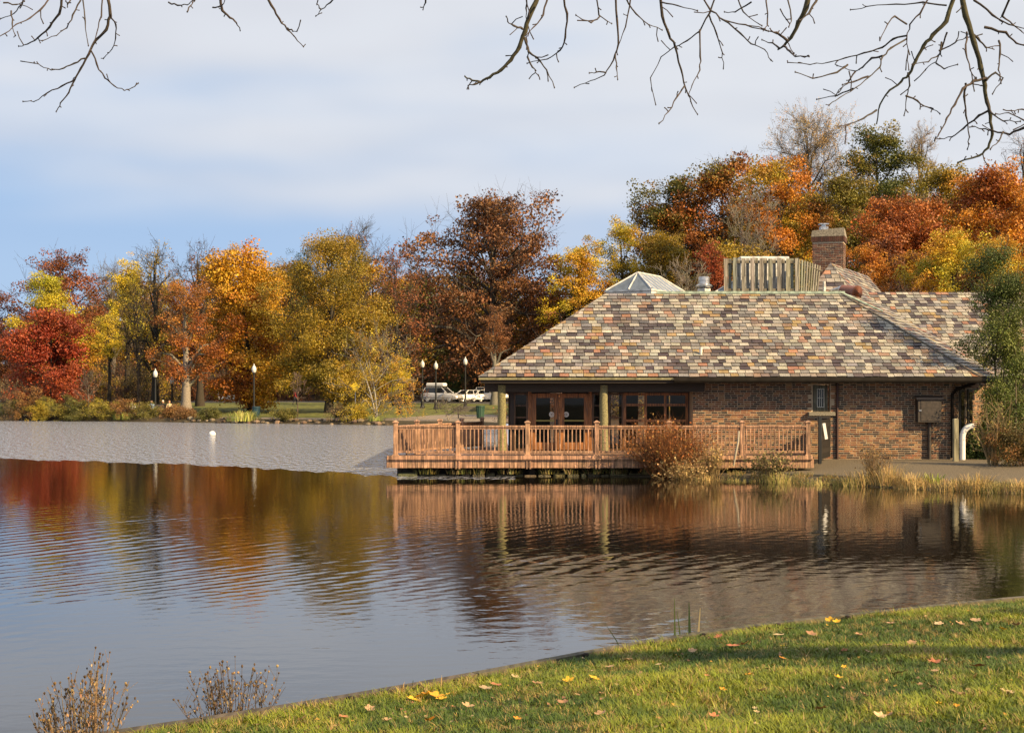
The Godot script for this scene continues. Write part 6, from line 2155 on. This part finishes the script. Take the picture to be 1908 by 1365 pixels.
	branch("thick_branch", "short thick dark branch ending in thin hooked twigs", 7.6, 79, [
		[[1518, -40], [1502, 15], [1488, 42], [1474, 70], [1462, 84], [1450, 92]], [[1460, 85], [1472, 95], [1482, 105], [1508, 105]], [[1452, 90], [1440, 80], [1420, 74]], [[1526, -10], [1508, 25], [1490, 38]], [[1468, 76], [1448, 60], [1432, 58]]], 0.016)
	branch("right_bough", "large lichened bough hanging at the upper right with many twigs", 7.8, 80, [
		[[1788, -50], [1800, 30], [1816, 80], [1828, 125], [1836, 160], [1840, 190], [1846, 215], [1850, 250], [1842, 275], [1825, 290], [1785, 303]], [[1840, 188], [1848, 210], [1870, 225], [1902, 226]], [[1810, 60], [1822, 70], [1838, 88], [1850, 90]], [[1838, 145], [1815, 150], [1795, 165], [1780, 195], [1765, 220], [1750, 250], [1742, 262]],
		[[1800, 155], [1797, 180], [1800, 215], [1807, 255], [1803, 278]], [[1838, 150], [1855, 135], [1870, 145], [1850, 175]], [[1845, 205], [1825, 215], [1795, 240], [1775, 255], [1752, 258]], [[1802, 60], [1800, 95], [1808, 130], [1820, 145]], [[1890, -20], [1868, 30], [1888, 45], [1925, 75]], [[1815, 0], [1850, 28], [1880, 45], [1920, 55]], [[1835, 50], [1875, 60], [1895, 80], [1920, 90]], [[1862, 75], [1864, 100], [1861, 130], [1866, 155]]], 0.0165)
	branch("spreading_branch", "spreading branch of drooping twigs left of the large bough", 7.9, 81, [
		[[1786, -30], [1764, 40], [1738, 65], [1722, 85], [1706, 115], [1694, 138], [1680, 152], [1658, 168], [1640, 195], [1634, 230]], [[1742, -25], [1715, 25], [1696, 45], [1690, 70], [1692, 100], [1694, 130]], [[1690, 66], [1665, 72], [1645, 88], [1610, 98], [1575, 108], [1545, 116], [1510, 120], [1468, 116]], [[1690, 72], [1660, 90], [1645, 105], [1640, 125], [1618, 145], [1595, 163], [1565, 182], [1545, 196]], [[1644, 104], [1625, 108], [1608, 125], [1595, 132], [1560, 122]],
		[[1580, 120], [1560, 135], [1515, 146], [1482, 134]], [[1595, 132], [1580, 155], [1568, 165]], [[1618, 142], [1590, 152], [1570, 158]], [[1590, 165], [1560, 178], [1522, 185]], [[1634, 205], [1610, 220], [1576, 236]], [[1692, 135], [1696, 160], [1690, 180], [1685, 215]], [[1688, 178], [1710, 188], [1730, 200], [1752, 212]], [[1765, 60], [1757, 85], [1745, 115], [1725, 130]], [[1690, 45], [1668, 30], [1655, 45], [1640, 75]], [[1764, 10], [1720, 4], [1670, 8], [1615, 12], [1585, 18]], [[1755, 78], [1752, 100], [1730, 115], [1700, 120]], [[1750, 95], [1780, 80], [1800, 70]], [[1745, 118], [1760, 128], [1785, 120]]], 0.0125)
	branch("corner_branch", "bare branch poking in from the right edge over the hill", 7.7, 82, [[[1935, 225], [1908, 238], [1882, 250], [1850, 243], [1830, 240], [1812, 235]], [[1935, 205], [1905, 203], [1885, 206]], [[1935, 228], [1910, 225], [1880, 210], [1856, 212]], [[1870, 245], [1862, 262], [1846, 278]]], 0.008)

func branch(called: String, label: String, d: float, seed_: int, lines: Array, r0: float) -> void:
	rng.seed = seed_
	var o := thing(called, label, "branch")
	var twigs := Mb.new()
	var main := Mb.new()
	for i in lines.size():
		var pts := PackedVector3Array()
		var rad := PackedFloat32Array()
		var r := r0 * (1.0 if i == 0 else rr(0.36, 0.52))
		r = maxf(r, 0.0052)
		var raw: Array = lines[i]
		var fine := []
		for k in raw.size() - 1: # bend gently between the traced joints
			for s in 3:
				var t := s / 3.0
				fine.append(Vector2(raw[k][0], raw[k][1]).lerp(Vector2(raw[k + 1][0], raw[k + 1][1]), t) + Vector2(rr(-1, 1), rr(-1, 1)) * (1.6 if s else 0.4))
		fine.append(Vector2(raw[-1][0], raw[-1][1]))
		for k in fine.size():
			var t := float(k) / (fine.size() - 1)
			var dd := d + sin(i * 1.9 + seed_) * 0.25 * (t if i > 0 else 0.3) + t * 0.25 * cos(i * 3.1)
			pts.append(at(fine[k].x, fine[k].y, dd))
			rad.append(maxf(0.0024, r * (1.0 - 0.74 * t)) * (1.0 + (0.35 if k % 3 == 0 and k > 0 else 0.0) * (0.5 if i == 0 else 1.0)))
		var mb := main if i == 0 else twigs
		mb.col = jit(Color(0.095, 0.083, 0.042) if (i == 0 and r0 > 0.012) else Color(0.075, 0.055, 0.04), 0.15)
		mb.tube(pts, rad, 8 if i == 0 else 5)
		for k in range(2, pts.size()): # buds and spurs
			if rng.randf() < 0.32:
				var p := pts[k]
				var dir := (pts[k] - pts[k - 1]).normalized()
				var sd := (dir * 0.6 + rvec() * Vector3(1, 1, 0.4)).normalized()
				twigs.col = jit(Color(0.07, 0.05, 0.04), 0.2)
				var l := rr(0.012, 0.035) if rng.randf() < 0.75 else rr(0.05, 0.11)
				twigs.tube(PackedVector3Array([p, p + sd * l * 0.5 + rvec() * l * 0.1, p + sd * l]), PackedFloat32Array([0.0034, 0.0028, 0.0036]), 4)
		twigs.lathe(pts[-1], [[0.001, -0.006], [0.0045, 0.0], [0.001, 0.007]], 5)
	put("stem", main.mesh(), M.bark, o)
	if twigs.v.size():
		put("twigs", twigs.mesh(), M.bark, o).set_meta("kind", "stuff")
